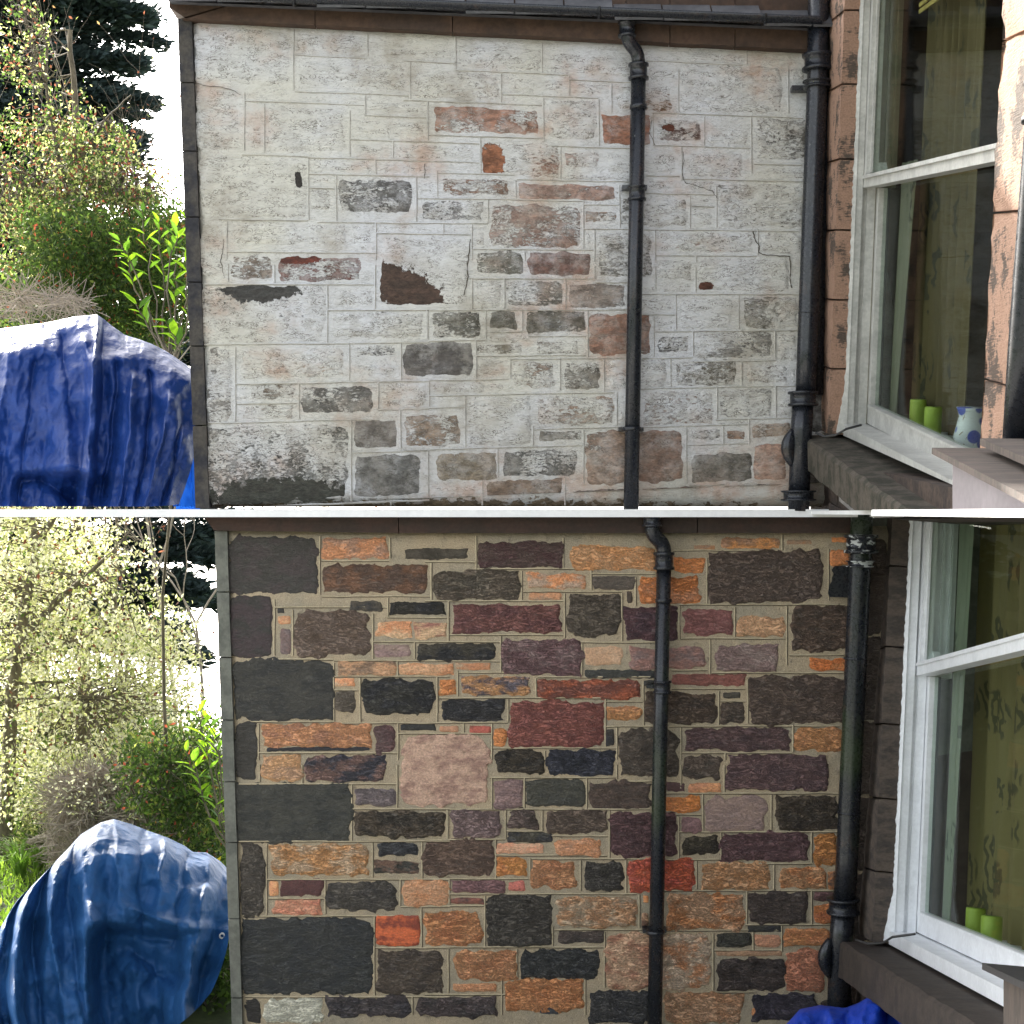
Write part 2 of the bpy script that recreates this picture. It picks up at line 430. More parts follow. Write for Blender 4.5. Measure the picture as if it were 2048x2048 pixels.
M_WHITE_UP = m_simple('old_white_gloss', (0.50, 0.495, 0.46), 0.4, 0.2, 9, 0.1, 0.5)
M_WHITE_LO = m_simple('fresh_white_gloss', (0.84, 0.86, 0.88), 0.35, 0.09, 9, 0.06, 0.5)
M_CREAM = m_simple('yellowed_sash_box', lin((132, 128, 108)), 0.55, 0.15, 6, 0.1)
M_LEDGE = m_simple('white_painted_ledge', (0.84, 0.84, 0.83), 0.6, 0.06, 7, 0.1)
M_SILL_UP = m_simple('mossy_sill_stone', lin((96, 88, 78), 0.75), 0.9, 0.4, 12, 0.6, col2=lin((64, 62, 52), 0.75))
M_SILL_LO = m_simple('brown_sill_stone', lin((70, 62, 56)), 0.75, 0.3, 12, 0.4, col2=lin((58, 52, 48)))
M_JAMB_LO = m_simple('dark_brown_dressed_stone', lin((90, 80, 72), 1.1), 0.8, 0.3, 9, 0.5, col2=lin((70, 64, 60)), stretch=(1, 1, 2.5))
M_BRICK = m_simple('shaded_brickwork', lin((78, 66, 58)), 0.9, 0.4, 9, 0.5, col2=lin((58, 50, 46)))  # dark brown brick, its own colour
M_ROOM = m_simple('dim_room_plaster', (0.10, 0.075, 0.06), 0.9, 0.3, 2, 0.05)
M_PIPE = m_pipe('black_gloss_pipe'); M_PIPE_G = m_pipe('black_gloss_pipe_mossed', green=0.5); M_PIPE_F = m_pipe('flaking_pipe_socket', True)
M_TARP_UP = m_tarp('blue_tarpaulin', (0.010, 0.042, 0.20), 0.0, 0.45, 0.35); M_TARP_LO = m_tarp('worn_blue_tarpaulin', (0.020, 0.090, 0.25), 0.0, 0.55, 0.25)
M_TARP_LIT = m_tarp('thin_bright_blue_tarpaulin', (0.02, 0.16, 0.70), 0.6)
M_TARP_COB = m_tarp('cobalt_blue_tarpaulin', (0.008, 0.05, 0.42))
M_BARK = m_simple('grey_brown_bark', (0.20, 0.165, 0.115), 0.9, 0.4, 14, 0.6, stretch=(1, 1, 0.4))
M_TWIG = m_simple('pale_twig_bark', (0.42, 0.35, 0.28), 0.9, 0.3, 14, 0.3)
M_LEAF = m_leaf('spring_leaf'); M_NEEDLE = m_leaf('conifer_spray', 0.15, 0.7); M_GLOSSY = m_leaf('glossy_leaf', 0.55, 0.3)
M_SLATE = m_simple('roof_slate', lin((84, 84, 86)), 0.6, 0.3, 6, 0.3)
M_WOOD = m_simple('weathered_grey_board', lin((110, 98, 90), 0.6), 0.8, 0.25, 8, 0.3, col2=lin((92, 84, 78), 0.6), stretch=(1, 6, 1))
M_WOOD_W = m_simple('pale_painted_board', lin((150, 142, 144), 0.7), 0.7, 0.12, 6, 0.1)
M_BLACK = m_simple('dark_board', lin((44, 44, 46)), 0.5, 0.2, 9, 0.2)
M_CANDLE = m_simple('lime_green_wax', lin((170, 192, 80), 0.9), 0.45, 0.06, 6, 0.02, 0.4)
M_METAL = m_simple('bright_eyelet', (0.7, 0.7, 0.68), 0.35, 0.1, 9, 0.05, 0.5)
M_CABLE = m_simple('grey_cable', (0.06, 0.06, 0.06), 0.5)
M_BOUNCE = m_simple('grey_gravel_paving', (0.40, 0.39, 0.37), 0.95, 0.25, 3, 0.3)  # for the unseen ground added to bounce light
M_SKY_BLOCK = m_simple('clipped_hedge', (0.05, 0.075, 0.03), 0.9, 0.5, 6, 0.8, dist=0.1)  # for the unseen hedge added to block low sky light
M_CRACK = m_simple('crack_dirt', lin((84, 78, 68)), 0.95)
M_SOIL = m_simple('lawn_soil', (0.05, 0.075, 0.02), 0.95, 0.4, 3, 0.4)
M_VENT = m_simple('pale_air_brick', lin((150, 146, 142)), 0.8, 0.2, 12, 0.2)

# ------------------------------------------------------------------ ground
gx = np.concatenate([np.linspace(-200, -12, 8), np.linspace(-9, 9, 25), np.linspace(12, 200, 8)])
gy = np.concatenate([np.linspace(-60, -9, 6), np.linspace(-6, 14, 28), np.linspace(18, 60, 8), np.linspace(90, 900, 8)])
GX, GY = np.meshgrid(gx, gy)
GZ = -np.clip(GY - 9.5, 0, None) * 0.14 + 0.05 * fbm(GX * .4, GY * .4) - 0.01
gv = np.stack([GX.ravel(), GY.ravel(), GZ.ravel()], 1)
nx = len(gx)
gf = np.array([(j * nx + i, j * nx + i + 1, (j + 1) * nx + i + 1, (j + 1) * nx + i) for j in range(len(gy) - 1) for i in range(nx - 1)])
tag(mk('lawn', gv, gf, M_SOIL, smooth=True), 'green lawn falling away behind the house', kind='structure')

tag(mk('patio', [(-9, -30, 0.004), (6, -30, 0.004), (6, 0.02, 0.004), (-9, 0.02, 0.004)], [(0, 1, 2, 3)], M_BOUNCE), 'grey gravel patio in front of the house', kind='structure')  # unseen ground, added to bounce light onto the lower wall
# unseen hedge added behind the viewer to block low sky light
hx, hz = np.meshgrid(np.linspace(-26, 26, 105), np.linspace(0, 4.2, 22))
hy = -13.5 + 0.9 * fbm(hx * .5, hz * .6, 4) * 2 + 0.12 * hz
hz2 = hz + 0.8 * fbm(hx * .35, hz * 0 + 3, 3) * hz / 5
hv = np.stack([hx.ravel(), hy.ravel(), hz2.ravel()], 1)
hv = np.concatenate([hv, hv + np.array([0, -2.5, 0])]); nn_ = 105 * 22
hf = [(j * 105 + i, j * 105 + i + 1, (j + 1) * 105 + i + 1, (j + 1) * 105 + i) for j in range(21) for i in range(104)]
hf += [(a + nn_, b + nn_, c + nn_, d + nn_) for a, b, c, d in hf] + [(21 * 105 + i, 21 * 105 + i + 1, nn_ + 21 * 105 + i + 1, nn_ + 21 * 105 + i) for i in range(104)]
tag(mk('hedge', hv, hf, M_SKY_BLOCK, smooth=True), 'tall hedge on the near side of the garden', kind='stuff')
# the white painted ledge between the two walls, with the deck at its left end
mb = MB()
zt, zb = HC + 0.012, HC - 0.022
mb.add(boxv(-4.6, 2.4, -0.155, 0.0, zb, zt), BOXF)
mb.add(boxv(-4.6, -1.36, 0.0, 2.5, zb, zt - 0.003), BOXF)
mb.add(boxv(1.30, 2.4, -4.3, -0.155, HC - 0.010, HC + 0.006), BOXF)
mb.add(boxv(0.93, 1.30, -4.3, -3.0, HC - 0.010, HC + 0.006), BOXF)
tag(mb.make('ledge', M_LEDGE), 'white painted ledge running between the painted wall above and the bare stone wall below', kind='structure')

# ------------------------------------------------------------------ the two coursed walls
HM = np.array([[0.9925888211944899, 0.002959133358032957, -0.04147789844240568], [-0.03874382008996819, 0.9964783127812282, -0.9941655380073909], [0.09469431676704179, -0.009571299206474086, 1.0]])
def to_top(px, py):
    x = (np.asarray(px, float) - 1000) / 1000; y = (np.asarray(py, float) - 1000) / 1000
    w = HM[2, 0] * x + HM[2, 1] * y + HM[2, 2]
    return (HM[0, 0] * x + HM[0, 1] * y + HM[0, 2]) / w * 1000 + 1000, (HM[1, 0] * x + HM[1, 1] * y + HM[1, 2]) / w * 1000 + 1000
same = lambda px, py: (np.asarray(px, float), np.asarray(py, float))

K, NN, BB, G, PP = (66, 65, 62), (50, 51, 54), (92, 79, 69), (84, 79, 70), (92, 68, 69)
M_, R, O, S, T, E_, W_, FF = (122, 103, 100), (124, 74, 62), (192, 124, 68), (188, 148, 110), (182, 128, 88), (196, 166, 128), (172, 170, 152), (188, 88, 46)
REG = {'1': (400, 1020), '2': (850, 1020), '3': (1250, 1020), '4': (400, 1530), '5': (850, 1530), '6': (1250, 1530), 'n': None}
# region, x0, y0, x1, y1, colour, second colour, relief in mm
ST = [
('n',459,1072,636,1186,K,(72,66,66),5),('n',462,1190,543,1315,(76,66,68),K,4),('n',467,1319,667,1441,(66,66,62),(54,55,54),5),('n',471,1445,514,1557,(62,61,57),K,5),
('1',945,215,1450,370,T,(150,118,96),8),('1',955,425,1755,635,(104,86,76),(128,96,76),8),('n',810,1097,935,1119,(64,60,52),G,5),('1',1155,705,1410,780,(84,79,70),NN,5),
('n',778,1204,890,1230,(56,54,48),NN,8),('1',735,780,1305,1135,(98,86,78),BB,10),('1',1365,855,1640,980,E_,T,7),('1',1660,865,1895,990,E_,(130,90,76),7),('1',1350,1035,1630,1135,(124,108,98),M_,6),
('n',835,1287,989,1322,(78,75,66),NN,8),('1',1060,1170,1510,1280,S,(120,100,80),8),('n',800,1327,907,1350,S,T,7),('2',245,1185,510,1232,T,(160,138,110),4),('1',1045,1300,1190,1358,T,(150,130,105),5),
('1',1050,1400,1205,1570,(86,80,72),G,10),('1',1250,1315,1810,1575,(58,58,55),NN,13),('n',879,1361,912,1389,(196,144,90),O,9),('1',490,1655,1325,1830,(176,126,86),(128,92,70),10),('1',525,1832,1310,1862,(56,56,62),NN,5),
('1',1350,1660,1500,1880,(84,68,68),PP,9),('1',1555,1655,1820,1700,(62,62,60),NN,4),('2',115,1670,255,1715,(180,136,104),T,4),('2',340,1670,510,1725,(176,92,76),R,4),('2',535,1690,625,1830,(190,132,76),O,8),
('n',801,1469,980,1612,(150,126,108),(120,96,84),5),('1',605,760,650,795,(60,58,56),K,3),('1',605,825,700,882,(190,150,110),T,3),('1',620,910,705,1110,(118,106,106),M_,4),
('2',415,250,1075,440,(92,76,72),PP,8),('2',1130,285,1780,465,(178,128,80),(150,115,80),9),('2',80,465,735,690,(90,82,72),G,13),('2',780,490,1230,605,(192,130,82),(150,130,110),7),('2',805,640,1060,696,(186,136,96),(150,128,104),4),
('2',1295,510,1620,615,(104,96,88),(90,84,78),6),('2',1565,635,1600,716,(80,72,64),BB,4),('2',210,730,1050,945,(108,74,70),(96,66,66),11),('2',1100,650,1510,975,(86,79,70),(74,68,60),13),('n',1249,1213,1354,1280,(78,56,60),(66,50,56),10),
('2',590,1000,1215,1280,(98,76,78),(116,98,96),11),('2',1235,1055,1525,1192,(190,160,128),(184,150,116),4),('n',1259,1294,1408,1338,(142,108,98),(120,102,98),8),('n',1170,1340,1312,1356,(70,72,68),NN,6),
('2',285,1285,820,1430,(196,148,98),(70,66,72),10),('2',870,1315,1660,1460,(112,70,58),(152,84,56),11),('2',125,1465,620,1635,(54,54,55),NN,12),('2',650,1485,1375,1830,(124,76,66),(112,68,62),12),('2',1405,1520,1665,1625,(196,142,88),T,10),
('2',1690,1320,1775,1356,(74,72,66),NN,4),('n',1288,1385,1435,1448,(84,72,62),(72,64,58),12),('n',1239,1457,1357,1556,(84,76,68),(70,64,58),11),('2',1395,1690,1462,1820,(66,62,56),NN,5),
('n',991,1500,1088,1547,(66,60,51),(48,46,43),13),('n',1098,1499,1229,1551,(54,56,66),(44,46,54),12),
('3',745,220,1185,300,(180,126,72),(130,100,76),7),('3',530,275,690,310,(176,128,84),(140,120,100),4),('3',380,370,610,480,(192,120,62),O,8),('n',1280,1153,1401,1208,(190,118,60),(160,110,76),10),
('3',640,310,1525,720,(92,80,72),(84,74,68),13),('3',1585,300,1730,435,(194,128,80),O,6),('3',440,775,825,960,(124,82,78),(110,76,74),8),('3',865,830,1225,980,(196,156,116),(180,140,104),9),('3',1280,735,1745,1090,(84,70,60),(74,64,56),11),
('3',690,1035,1180,1245,(114,96,92),(124,110,104),9),('3',1430,1150,1720,1240,(196,112,50),O,8),('3',955,1285,1720,1655,(88,76,68),(78,68,62),11),('3',355,1270,930,1355,(124,78,68),(104,70,64),7),('3',755,1410,890,1455,(86,84,76),G,4),
('3',745,1495,915,1645,(80,70,62),(66,60,54),9),('3',470,1685,1275,1860,(88,70,70),(78,64,66),10),('3',1315,1680,1690,1860,(184,132,82),(160,114,74),11),('n',1453,1508,1657,1582,(100,80,80),(88,72,74),12),('n',1365,1512,1442,1557,(88,78,70),(74,68,62),10),
('3',1250,232,1440,262,(176,122,76),(150,126,100),4),('3',1590,212,1720,252,(190,122,64),O,5),
('n',525,1509,602,1560,(192,150,104),(130,104,80),9),('n',613,1512,770,1564,(58,58,66),(110,88,80),11),('n',471,1568,702,1683,(67,68,63),(54,56,54),5),('4',1195,180,1510,315,(104,96,98),(88,82,84),9),('4',1205,350,1885,560,(80,72,62),(60,56,50),15),
('4',318,605,500,1170,(78,74,68),(66,63,59),12),('4',540,615,1310,855,(204,152,96),(196,170,136),12),('4',1370,600,1690,700,(58,60,63),NN,11),('4',1350,740,1690,840,(62,62,58),(120,96,80),10),('n',848,1681,987,1752,(96,80,70),(84,70,62),10),
('4',535,905,605,1010,(204,156,104),T,5),('4',615,885,945,1005,(96,66,64),(88,60,60),5),('4',565,1040,940,1160,(192,140,110),(170,110,86),8),('4',980,905,1510,1120,(76,73,68),(64,62,60),11),('n',804,1760,896,1812,(204,158,118),(196,140,96),8),
('n',483,1836,746,1988,(64,66,65),(58,61,63),7),('4',1360,1155,1695,1395,(196,96,46),(122,60,46),3),('n',850,1823,963,1890,(200,142,92),(176,116,74),12),('4',1360,1425,1870,1765,(74,66,58),(64,58,53),9),
('n',493,1998,520,2047,(62,60,58),K,8),('n',532,1996,645,2047,(166,168,152),(140,142,128),9),('n',653,1993,818,2032,(74,69,70),(62,60,64),13),('n',835,1993,994,2033,(80,72,72),(66,62,63),12),
('5',525,120,752,335,(132,110,106),(118,100,98),8),('5',780,105,1235,318,(76,76,68),(70,71,66),6),('5',1265,125,1740,332,(94,80,72),(82,72,66),7),('5',200,350,595,555,(116,100,98),(98,84,84),15),('5',650,350,860,495,(94,82,78),(78,70,66),13),
('5',930,350,1415,530,(86,76,68),(104,92,82),13),('5',650,520,985,605,(70,68,60),NN,9),('n',1219,1626,1354,1714,(88,66,68),(78,58,60),13),('5',550,605,910,686,(200,160,128),(180,130,100),6),('5',1010,575,1360,706,(186,138,102),(176,124,84),8),
('5',560,720,780,860,(206,142,72),O,9),('5',820,740,1165,955,(194,142,98),(172,120,82),12),('5',1225,750,1535,982,(66,64,60),(56,54,51),13),('n',1257,1717,1386,1783,(190,92,56),(176,84,66),13),('5',200,885,620,990,(110,82,82),(94,72,74),9),
('5',645,900,770,972,(160,92,80),R,5),('5',200,1030,450,1072,(86,74,72),(150,96,80),5),('5',470,1000,990,1400,(70,67,62),(62,60,56),13),('5',1010,1020,1640,1252,(196,152,110),(190,170,140),14),('5',1685,1008,1730,1066,(188,130,80),O,5),('5',1672,1140,1730,1242,(186,150,116),(84,64,52),8),
('5',1030,1285,1385,1376,(76,68,64),(64,60,58),9),('5',240,1432,710,1655,(200,148,102),(186,130,88),12),('5',752,1435,1340,1642,(58,60,60),(48,50,52),13),('n',1211,1864,1306,1981,(176,146,116),(128,92,72),10),('n',1318,1865,1421,1980,(176,158,134),(150,106,72),10),
('5',215,1688,555,1750,(214,158,112),T,8),('5',620,1650,1230,1900,(200,140,88),(186,124,76),11),('n',1179,1983,1300,2047,(66,66,66),(54,55,58),13),('5',880,1862,1020,1925,(72,76,82),NN,5),
('6',315,135,465,200,(94,72,72),PP,5),('6',500,140,740,212,(182,130,86),(160,112,80),6),('6',312,240,570,366,(204,128,56),O,8),('6',620,245,1085,510,(120,104,98),(128,110,100),6),('6',1165,230,1650,500,(72,64,54),(60,54,48),15),
('6',430,395,585,520,(116,90,90),(100,80,80),6),('6',450,545,715,690,(68,63,52),(54,50,44),12),('6',745,525,1420,745,(90,68,70),(80,60,63),11),('6',1455,540,1640,782,(196,134,68),(180,120,66),12),('6',580,745,1110,968,(196,154,112),(190,140,92),14),
('6',1185,785,1545,950,(192,146,102),(178,118,70),12),('6',1570,820,1625,962,(190,126,70),(70,60,54),7),('6',325,990,922,1275,(196,158,122),(182,124,76),14),('6',950,980,1420,1222,(66,58,54),(58,52,50),9),('6',1470,985,1615,1052,(78,60,58),PP,9),
('6',1460,1075,1605,1226,(192,122,66),(160,96,58),10),('6',945,1240,1205,1292,(62,62,56),NN,5),('6',705,1305,975,1402,(66,66,58),(56,56,52),10),('6',1010,1310,1190,1416,(172,126,96),(150,110,86),7),('6',1235,1260,1590,1396,(188,130,78),(170,112,70),10),
('6',705,1435,1210,1476,(164,132,100),(150,118,92),4),('6',715,1495,1240,1742,(72,64,61),(60,55,54),15),('6',1232,1435,1540,1742,(192,130,98),(160,104,78),13),('n',1329,1986,1486,2047,(196,158,122),(170,128,92),13),('n',1500,1987,1634,2042,(64,60,70),(52,50,58),13),('6',980,1872,1265,1950,(180,120,72),T,8),
('n',1700,1078,1776,1268,(72,64,58),(64,58,53),9),('n',1698,1275,1768,1438,(70,63,57),(62,56,52),9),('n',1692,1446,1760,1590,(72,64,57),(64,58,52),9),('n',1686,1598,1752,1738,(68,60,54),(62,55,50),9),('n',1680,1746,1745,1884,(66,58,53),(60,54,50),9),('n',1676,1892,1740,2047,(74,60,50),(66,56,50),9),
]
def stone_px(s):
    r = REG[s[0]]
    if r is None: return s[1], s[2], s[3], s[4]
    k = 500 / 1932.
    return r[0] + s[1] * k, r[1] + s[2] * k, r[0] + s[3] * k, r[1] + s[4] * k
SPX = FPX / D
def stone_mesh(box, mapper, relief, seed, edge=4.2, rnd=0.32, cell=3.7, ymax=None, paint=False):
    x0, y0, x1, y1 = box
    w, h = x1 - x0, y1 - y0
    nu = int(np.clip(w / cell, 6, 60)); nv = int(np.clip(h / cell, 5, 44))
    if not paint: x0 -= 2.5; x1 += 2.5; y0 -= 2.5; y1 += 2.5; w += 5; h += 5; rnd = (0.06 if relief <= 4 or w > 200 else 0.14) + 0.45 * float(vn(np.array([seed * .37]), np.array([1.5]))[0])
    def axis(n, L_):
        a = np.linspace(-1, 1, n + 1); e = min(0.35, 3.2 / L_)
        return np.concatenate([[-1, -1 + e], a[1:-1][(a[1:-1] > -1 + 1.5 * e) & (a[1:-1] < 1 - 1.5 * e)], [1 - e, 1]])
    U, V = np.meshgrid(axis(nu, w), axis(nv, h))
    asp = min(1.0, h / w); ru = rnd * min(1, asp * 1.2); 
    xx = U * np.sqrt(1 - ru * V ** 4 * 0.5); yy = V * np.sqrt(1 - rnd * U ** 4 * 0.5 / max(0.4, min(1, w / h * 0.5)) * 0.7)
    px = (x0 + x1) / 2 + xx * w / 2; py = (y0 + y1) / 2 + yy * h / 2
    m = np.maximum(np.abs(U), np.abs(V)) ** 4
    e = min(edge if paint else (3.4 if relief <= 4 else 6.5), 0.13 * min(w, h) + 0.8)
    qx_, qy_ = px, py
    px = qx_ + m * e * 2 * (fbm(qx_ / 19 + seed, qy_ / 19, 4) * 2); py = qy_ + m * e * 2 * (fbm(qx_ / 19 + 90 + seed, qy_ / 19 + 40, 4) * 2)
    dpx = np.minimum((1 - np.abs(U)) * w / 2, (1 - np.abs(V)) * h / 2)
    a = fbm(px / 34 + seed * 3.1, py / 17, 3) + 0.55 * (0.5 - np.abs(fbm(px / 30 + seed, py / 11 + 9, 3)) * 3)
    rip = fbm(px / 13 + seed * 1.7, py / 7.5 + seed, 3)
    if paint:
        dep = -0.0010 + sstep(dpx / 13.0) * (0.0022 + (relief / 1000.) * (0.4 + 1.0 * a + 0.8 * rip))
        dep = np.where(dpx < 0.01, -0.003, np.maximum(dep, np.where(dpx < 6, -0.001, 0.0021)))
    else:
        f = sstep(dpx / (4.0 + 0.25 * relief))
        dep = -0.0030 + f * (0.0052 + (relief / 1000.) * (0.45 + 1.25 * a + 1.05 * rip)) + (1 - f) * 0.0045 * fbm(px / 9 + seed, py / 9, 3) * 2
        dep = np.where(dpx < 0.01, -0.012, np.where(dpx > 7, np.maximum(dep, 0.0018), dep))
    if ymax is not None: py = np.minimum(py, ymax)
    qx, qy = mapper(px, py)
    X = (qx - 1024) / SPX; Z = HC - (qy - 1024) / SPX
    n = U.shape[1]
    Vv = np.stack([X.ravel(), -dep.ravel(), Z.ravel()], 1)
    Ff = np.array([(j * n + i, (j + 1) * n + i, (j + 1) * n + i + 1, j * n + i + 1) for j in range(U.shape[0] - 1) for i in range(n - 1)])
    return Vv, Ff

# scribed joints: ('h', y, x0, x1) or ('v', x, y0, y1) in the same zoomed regions
JN = {
'1': [('h',665,940,1780),('h',390,940,1460),('h',750,570,1450),('h',828,1450,1930),('h',1016,1340,1930),('h',1152,560,1030),('h',1162,1035,1930),('h',1284,1040,1930),('h',1390,1040,1225),('h',1635,400,1035),('h',1645,1100,1930),('h',1725,1530,1930),('h',1876,450,1530),
      ('v',925,200,655),('v',1467,215,375),('v',1787,410,695),('v',1452,680,825),('v',1917,700,1015),('v',1335,800,1150),('v',1657,1020,1150),('v',1035,1180,1635),('v',1235,1295,1640),('v',1527,1170,1280),('v',1830,1290,1640),('v',575,690,1125),('v',715,770,1125),('v',452,1650,1930),('v',1530,1640,1930)],
'2': [('h',400,0,400),('h',453,400,1280),('h',490,1280,1780),('h',628,760,1520),('h',700,0,1070),('h',830,0,180),('h',962,190,1070),('h',1018,0,585),('h',1020,1120,1780),('h',1165,0,580),('h',1253,260,850),('h',1290,870,1780),('h',1450,110,1400),('h',1478,1395,1690),('h',1640,100,640),('h',1670,1400,1760),('h',1725,0,510),('h',1838,525,1480),
      ('v',46,410,690),('v',394,200,460),('v',746,470,700),('v',1068,215,450),('v',1283,460,620),('v',1626,520,740),('v',180,715,1015),('v',1078,645,990),('v',1520,640,1015),('v',583,975,1255),('v',1213,1030,1280),('v',95,1290,1570),('v',250,1240,1440),('v',856,1300,1445),('v',1686,1320,1670),('v',642,1460,1640),('v',1392,1460,1830),('v',1480,1680,1930),('v',514,1650,1930),('v',295,1650,1725),('v',925,1860,1930)],
'3': [('h',310,370,1180),('h',728,420,1700),('h',990,430,1240),('h',1118,1270,1690),('h',1235,360,640),('h',1256,670,1690),('h',1380,360,930),('h',1475,740,930),('h',1668,340,1660),('h',1876,440,1290),
      ('v',1213,190,310),('v',632,370,730),('v',1572,300,700),('v',848,750,980),('v',656,1000,1270),('v',1248,740,1200),('v',722,1400,1660),('v',946,1310,1650),('v',430,1680,1930),('v',418,740,1000),('v',1295,1660,1870),('v',770,1880,1930)],
'4': [('h',145,300,1520),('h',338,1180,1930),('h',588,300,1930),('h',882,520,1930),('h',1030,530,965),('h',1165,330,1540),('h',1095,1550,1930),('h',1412,1355,1930),('h',1790,350,1930),
      ('v',460,0,130),('v',790,0,140),('v',1522,0,330),('v',1172,150,585),('v',514,610,1160),('v',1331,600,870),('v',1716,595,880),('v',1915,350,570),('v',967,890,1150),('v',1546,885,1090),('v',1712,1100,1410),('v',1346,1170,1780),('v',1640,1790,1930)],
'5': [('h',95,500,1480),('h',122,1490,1750),('h',340,0,1740),('h',508,625,905),('h',545,900,1415),('h',573,0,620),('h',697,550,1410),('h',724,820,1740),('h',878,0,800),('h',995,190,1640),('h',1085,0,460),('h',1270,1000,1700),('h',1405,0,1380),('h',1772,0,620),
      ('v',514,100,340),('v',766,100,335),('v',1247,100,340),('v',1480,0,110),('v',170,345,570),('v',620,350,570),('v',905,350,510),('v',1424,350,720),('v',545,575,880),('v',810,720,880),('v',1200,735,970),('v',1553,735,990),('v',186,885,1080),('v',460,1010,1400),('v',986,1250,1400),('v',1656,1000,1260),('v',1386,1290,1720),('v',710,1420,1640),('v',180,1420,1760),('v',590,1660,1930),('v',1236,1660,1930)],
'6': [('h',217,320,1650),('h',380,315,590),('h',515,420,1640),('h',728,320,740),('h',760,750,1450),('h',970,300,1610),('h',1232,930,1590),('h',1275,320,1210),('h',1430,690,1210),('h',1752,700,1000),
      ('v',430,0,180),('v',766,0,210),('v',600,225,510),('v',1130,230,500),('v',414,400,720),('v',740,520,720),('v',1440,520,760),('v',550,740,960),('v',1150,770,960),('v',940,975,1230),('v',1440,970,1230),('v',1210,1240,1440),('v',680,1300,1740),('v',990,1290,1430)],
}
def joint_mesh(mapper, wid, high, off, Yb=-0.0012, ymax=None):
    V = []; Fc = []; len_ = 0
    for rg, ls in JN.items():
        ox, oy = REG[rg]; k = 500 / 1932.
        for n_, (ty, c, a, b) in enumerate(ls):
            if ty == 'h': pts = [(ox + t * k, oy + c * k) for t in np.linspace(a, b, max(3, int((b - a) * k / 14)))]
            else: pts = [(ox + c * k, oy + t * k) for t in np.linspace(a, b, max(3, int((b - a) * k / 14)))]
            base = len(V); cnt = 0; len_ += 1
            for (x, y) in pts:
                j = 1.2 * float(fbm(np.array([x / 40.]), np.array([y / 40. + n_]), 2)[0]) * 1.6
                w2 = wid * (0.75 + 0.9 * abs(float(fbm(np.array([x / 25.]), np.array([y / 25. + 3 * n_]), 2)[0]))) / 2
                if ty == 'h': q0, q1 = (x, y - w2 + j + off), (x, y + w2 + j + off)
                else: q0, q1 = (x - w2 + j + off, y), (x + w2 + j + off, y)
                for q, yy in ((q0, 0.003), (q0, -high), (q1, -high), (q1, 0.003)):
                    X, Y = mapper(q[0], q[1])
                    if ymax: Y = min(float(Y), ymax)
                    V.append(((float(X) - 1024) / SPX, Yb + yy - (0.00005 * (len_ % 19) if yy < 0 else 0), HC - (float(Y) - 1024) / SPX))
                if cnt:
                    b0 = base + 4 * (cnt - 1)
                    for q in range(3):
                        fc = (b0 + q, b0 + q + 1, b0 + q + 5, b0 + q + 4)
                        Fc.append(fc if ty == 'v' else fc)
                cnt += 1
    return V, np.array(Fc)
def wall_sheet(poly, mapper, n=60):
    """the mortar face between the stones: four corners in pixels, a little uneven"""
    (a, b, c, d) = [np.array(q, float) for q in poly]
    u, v = np.meshgrid(np.linspace(0, 1, n), np.linspace(0, 1, n))
    q = a * ((1 - u) * (1 - v))[..., None] + b * (u * (1 - v))[..., None] + c * (u * v)[..., None] + d * ((1 - u) * v)[..., None]
    X = (q[..., 0] - 1024) / SPX; Z = HC - (q[..., 1] - 1024) / SPX
    Y = 0.0016 * fbm(X * 9, Z * 9, 3) * 2
    Y[0, :] = 0.05; Y[-1, :] = 0.05; Y[:, 0] = 0.05; Y[:, -1] = 0.05
    V = np.stack([X.ravel(), Y.ravel(), Z.ravel()], 1)
    F_ = np.array([(j * n + i, (j + 1) * n + i, (j + 1) * n + i + 1, j * n + i + 1) for j in range(n - 1) for i in range(n - 1)])
    return V, F_

# --- lower wall: bare stone
low = empty('stone_wall', (0, 0.02, 0.0), 'restored bare stone wall of dark, purple and orange blocks below the white ledge', 'wall')
V, F_ = wall_sheet([(442, 1052), (1800, 1052), (1800, 2110), (474, 2110)], same); mk('mortar', V, F_, M_MORTAR, low, True)
V, F_ = joint_mesh(same, 2.6, 0.0016, 0.0); mk('struck_joint', V, F_, M_RIBBON, low, props={'kind': 'stuff'})
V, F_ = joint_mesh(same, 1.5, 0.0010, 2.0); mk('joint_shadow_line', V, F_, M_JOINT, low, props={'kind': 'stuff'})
def kk(s):
    m = max(s[5])                       # rough faces shade themselves, so the stone itself is paler than it looks
    if s[7] <= 4: return 0.78 if m < 100 else (1.0 if m < 150 else 1.2)
    if s[7] < 9: return 1.05 if m < 110 else (1.8 if m < 150 else 2.0)
    return 1.95 if m < 110 else (2.2 if m < 150 else 3.0)
def warm(c):
    m = sum(c) / 3; k = 0.09 if max(c) > 0.30 else 0.0
    c = [v * (1 - k) + m * k for v in c]
    return (c[0] * 1.06, c[1] * (0.985 if k else 1.0), c[2] * (0.96 if k else 0.94))
for i, s in enumerate(ST):
    V, F_ = stone_mesh(stone_px(s), same, s[7], i * 7.13)
    mk('stone', V, F_, M_STONE, low, True, props={'tint': warm(lin(s[5], kk(s))), 'tint2': warm(lin(s[6], kk(s))), 'rough': float(min(1.0, s[7] / 13.0))})
LQ = [1061, 1184, 1315, 1440.5, 1563.6, 1685, 1838, 1996, 2112]
def edge_x(y, a, b): return a[0] + (y - a[1]) * (b[0] - a[0]) / (b[1] - a[1])
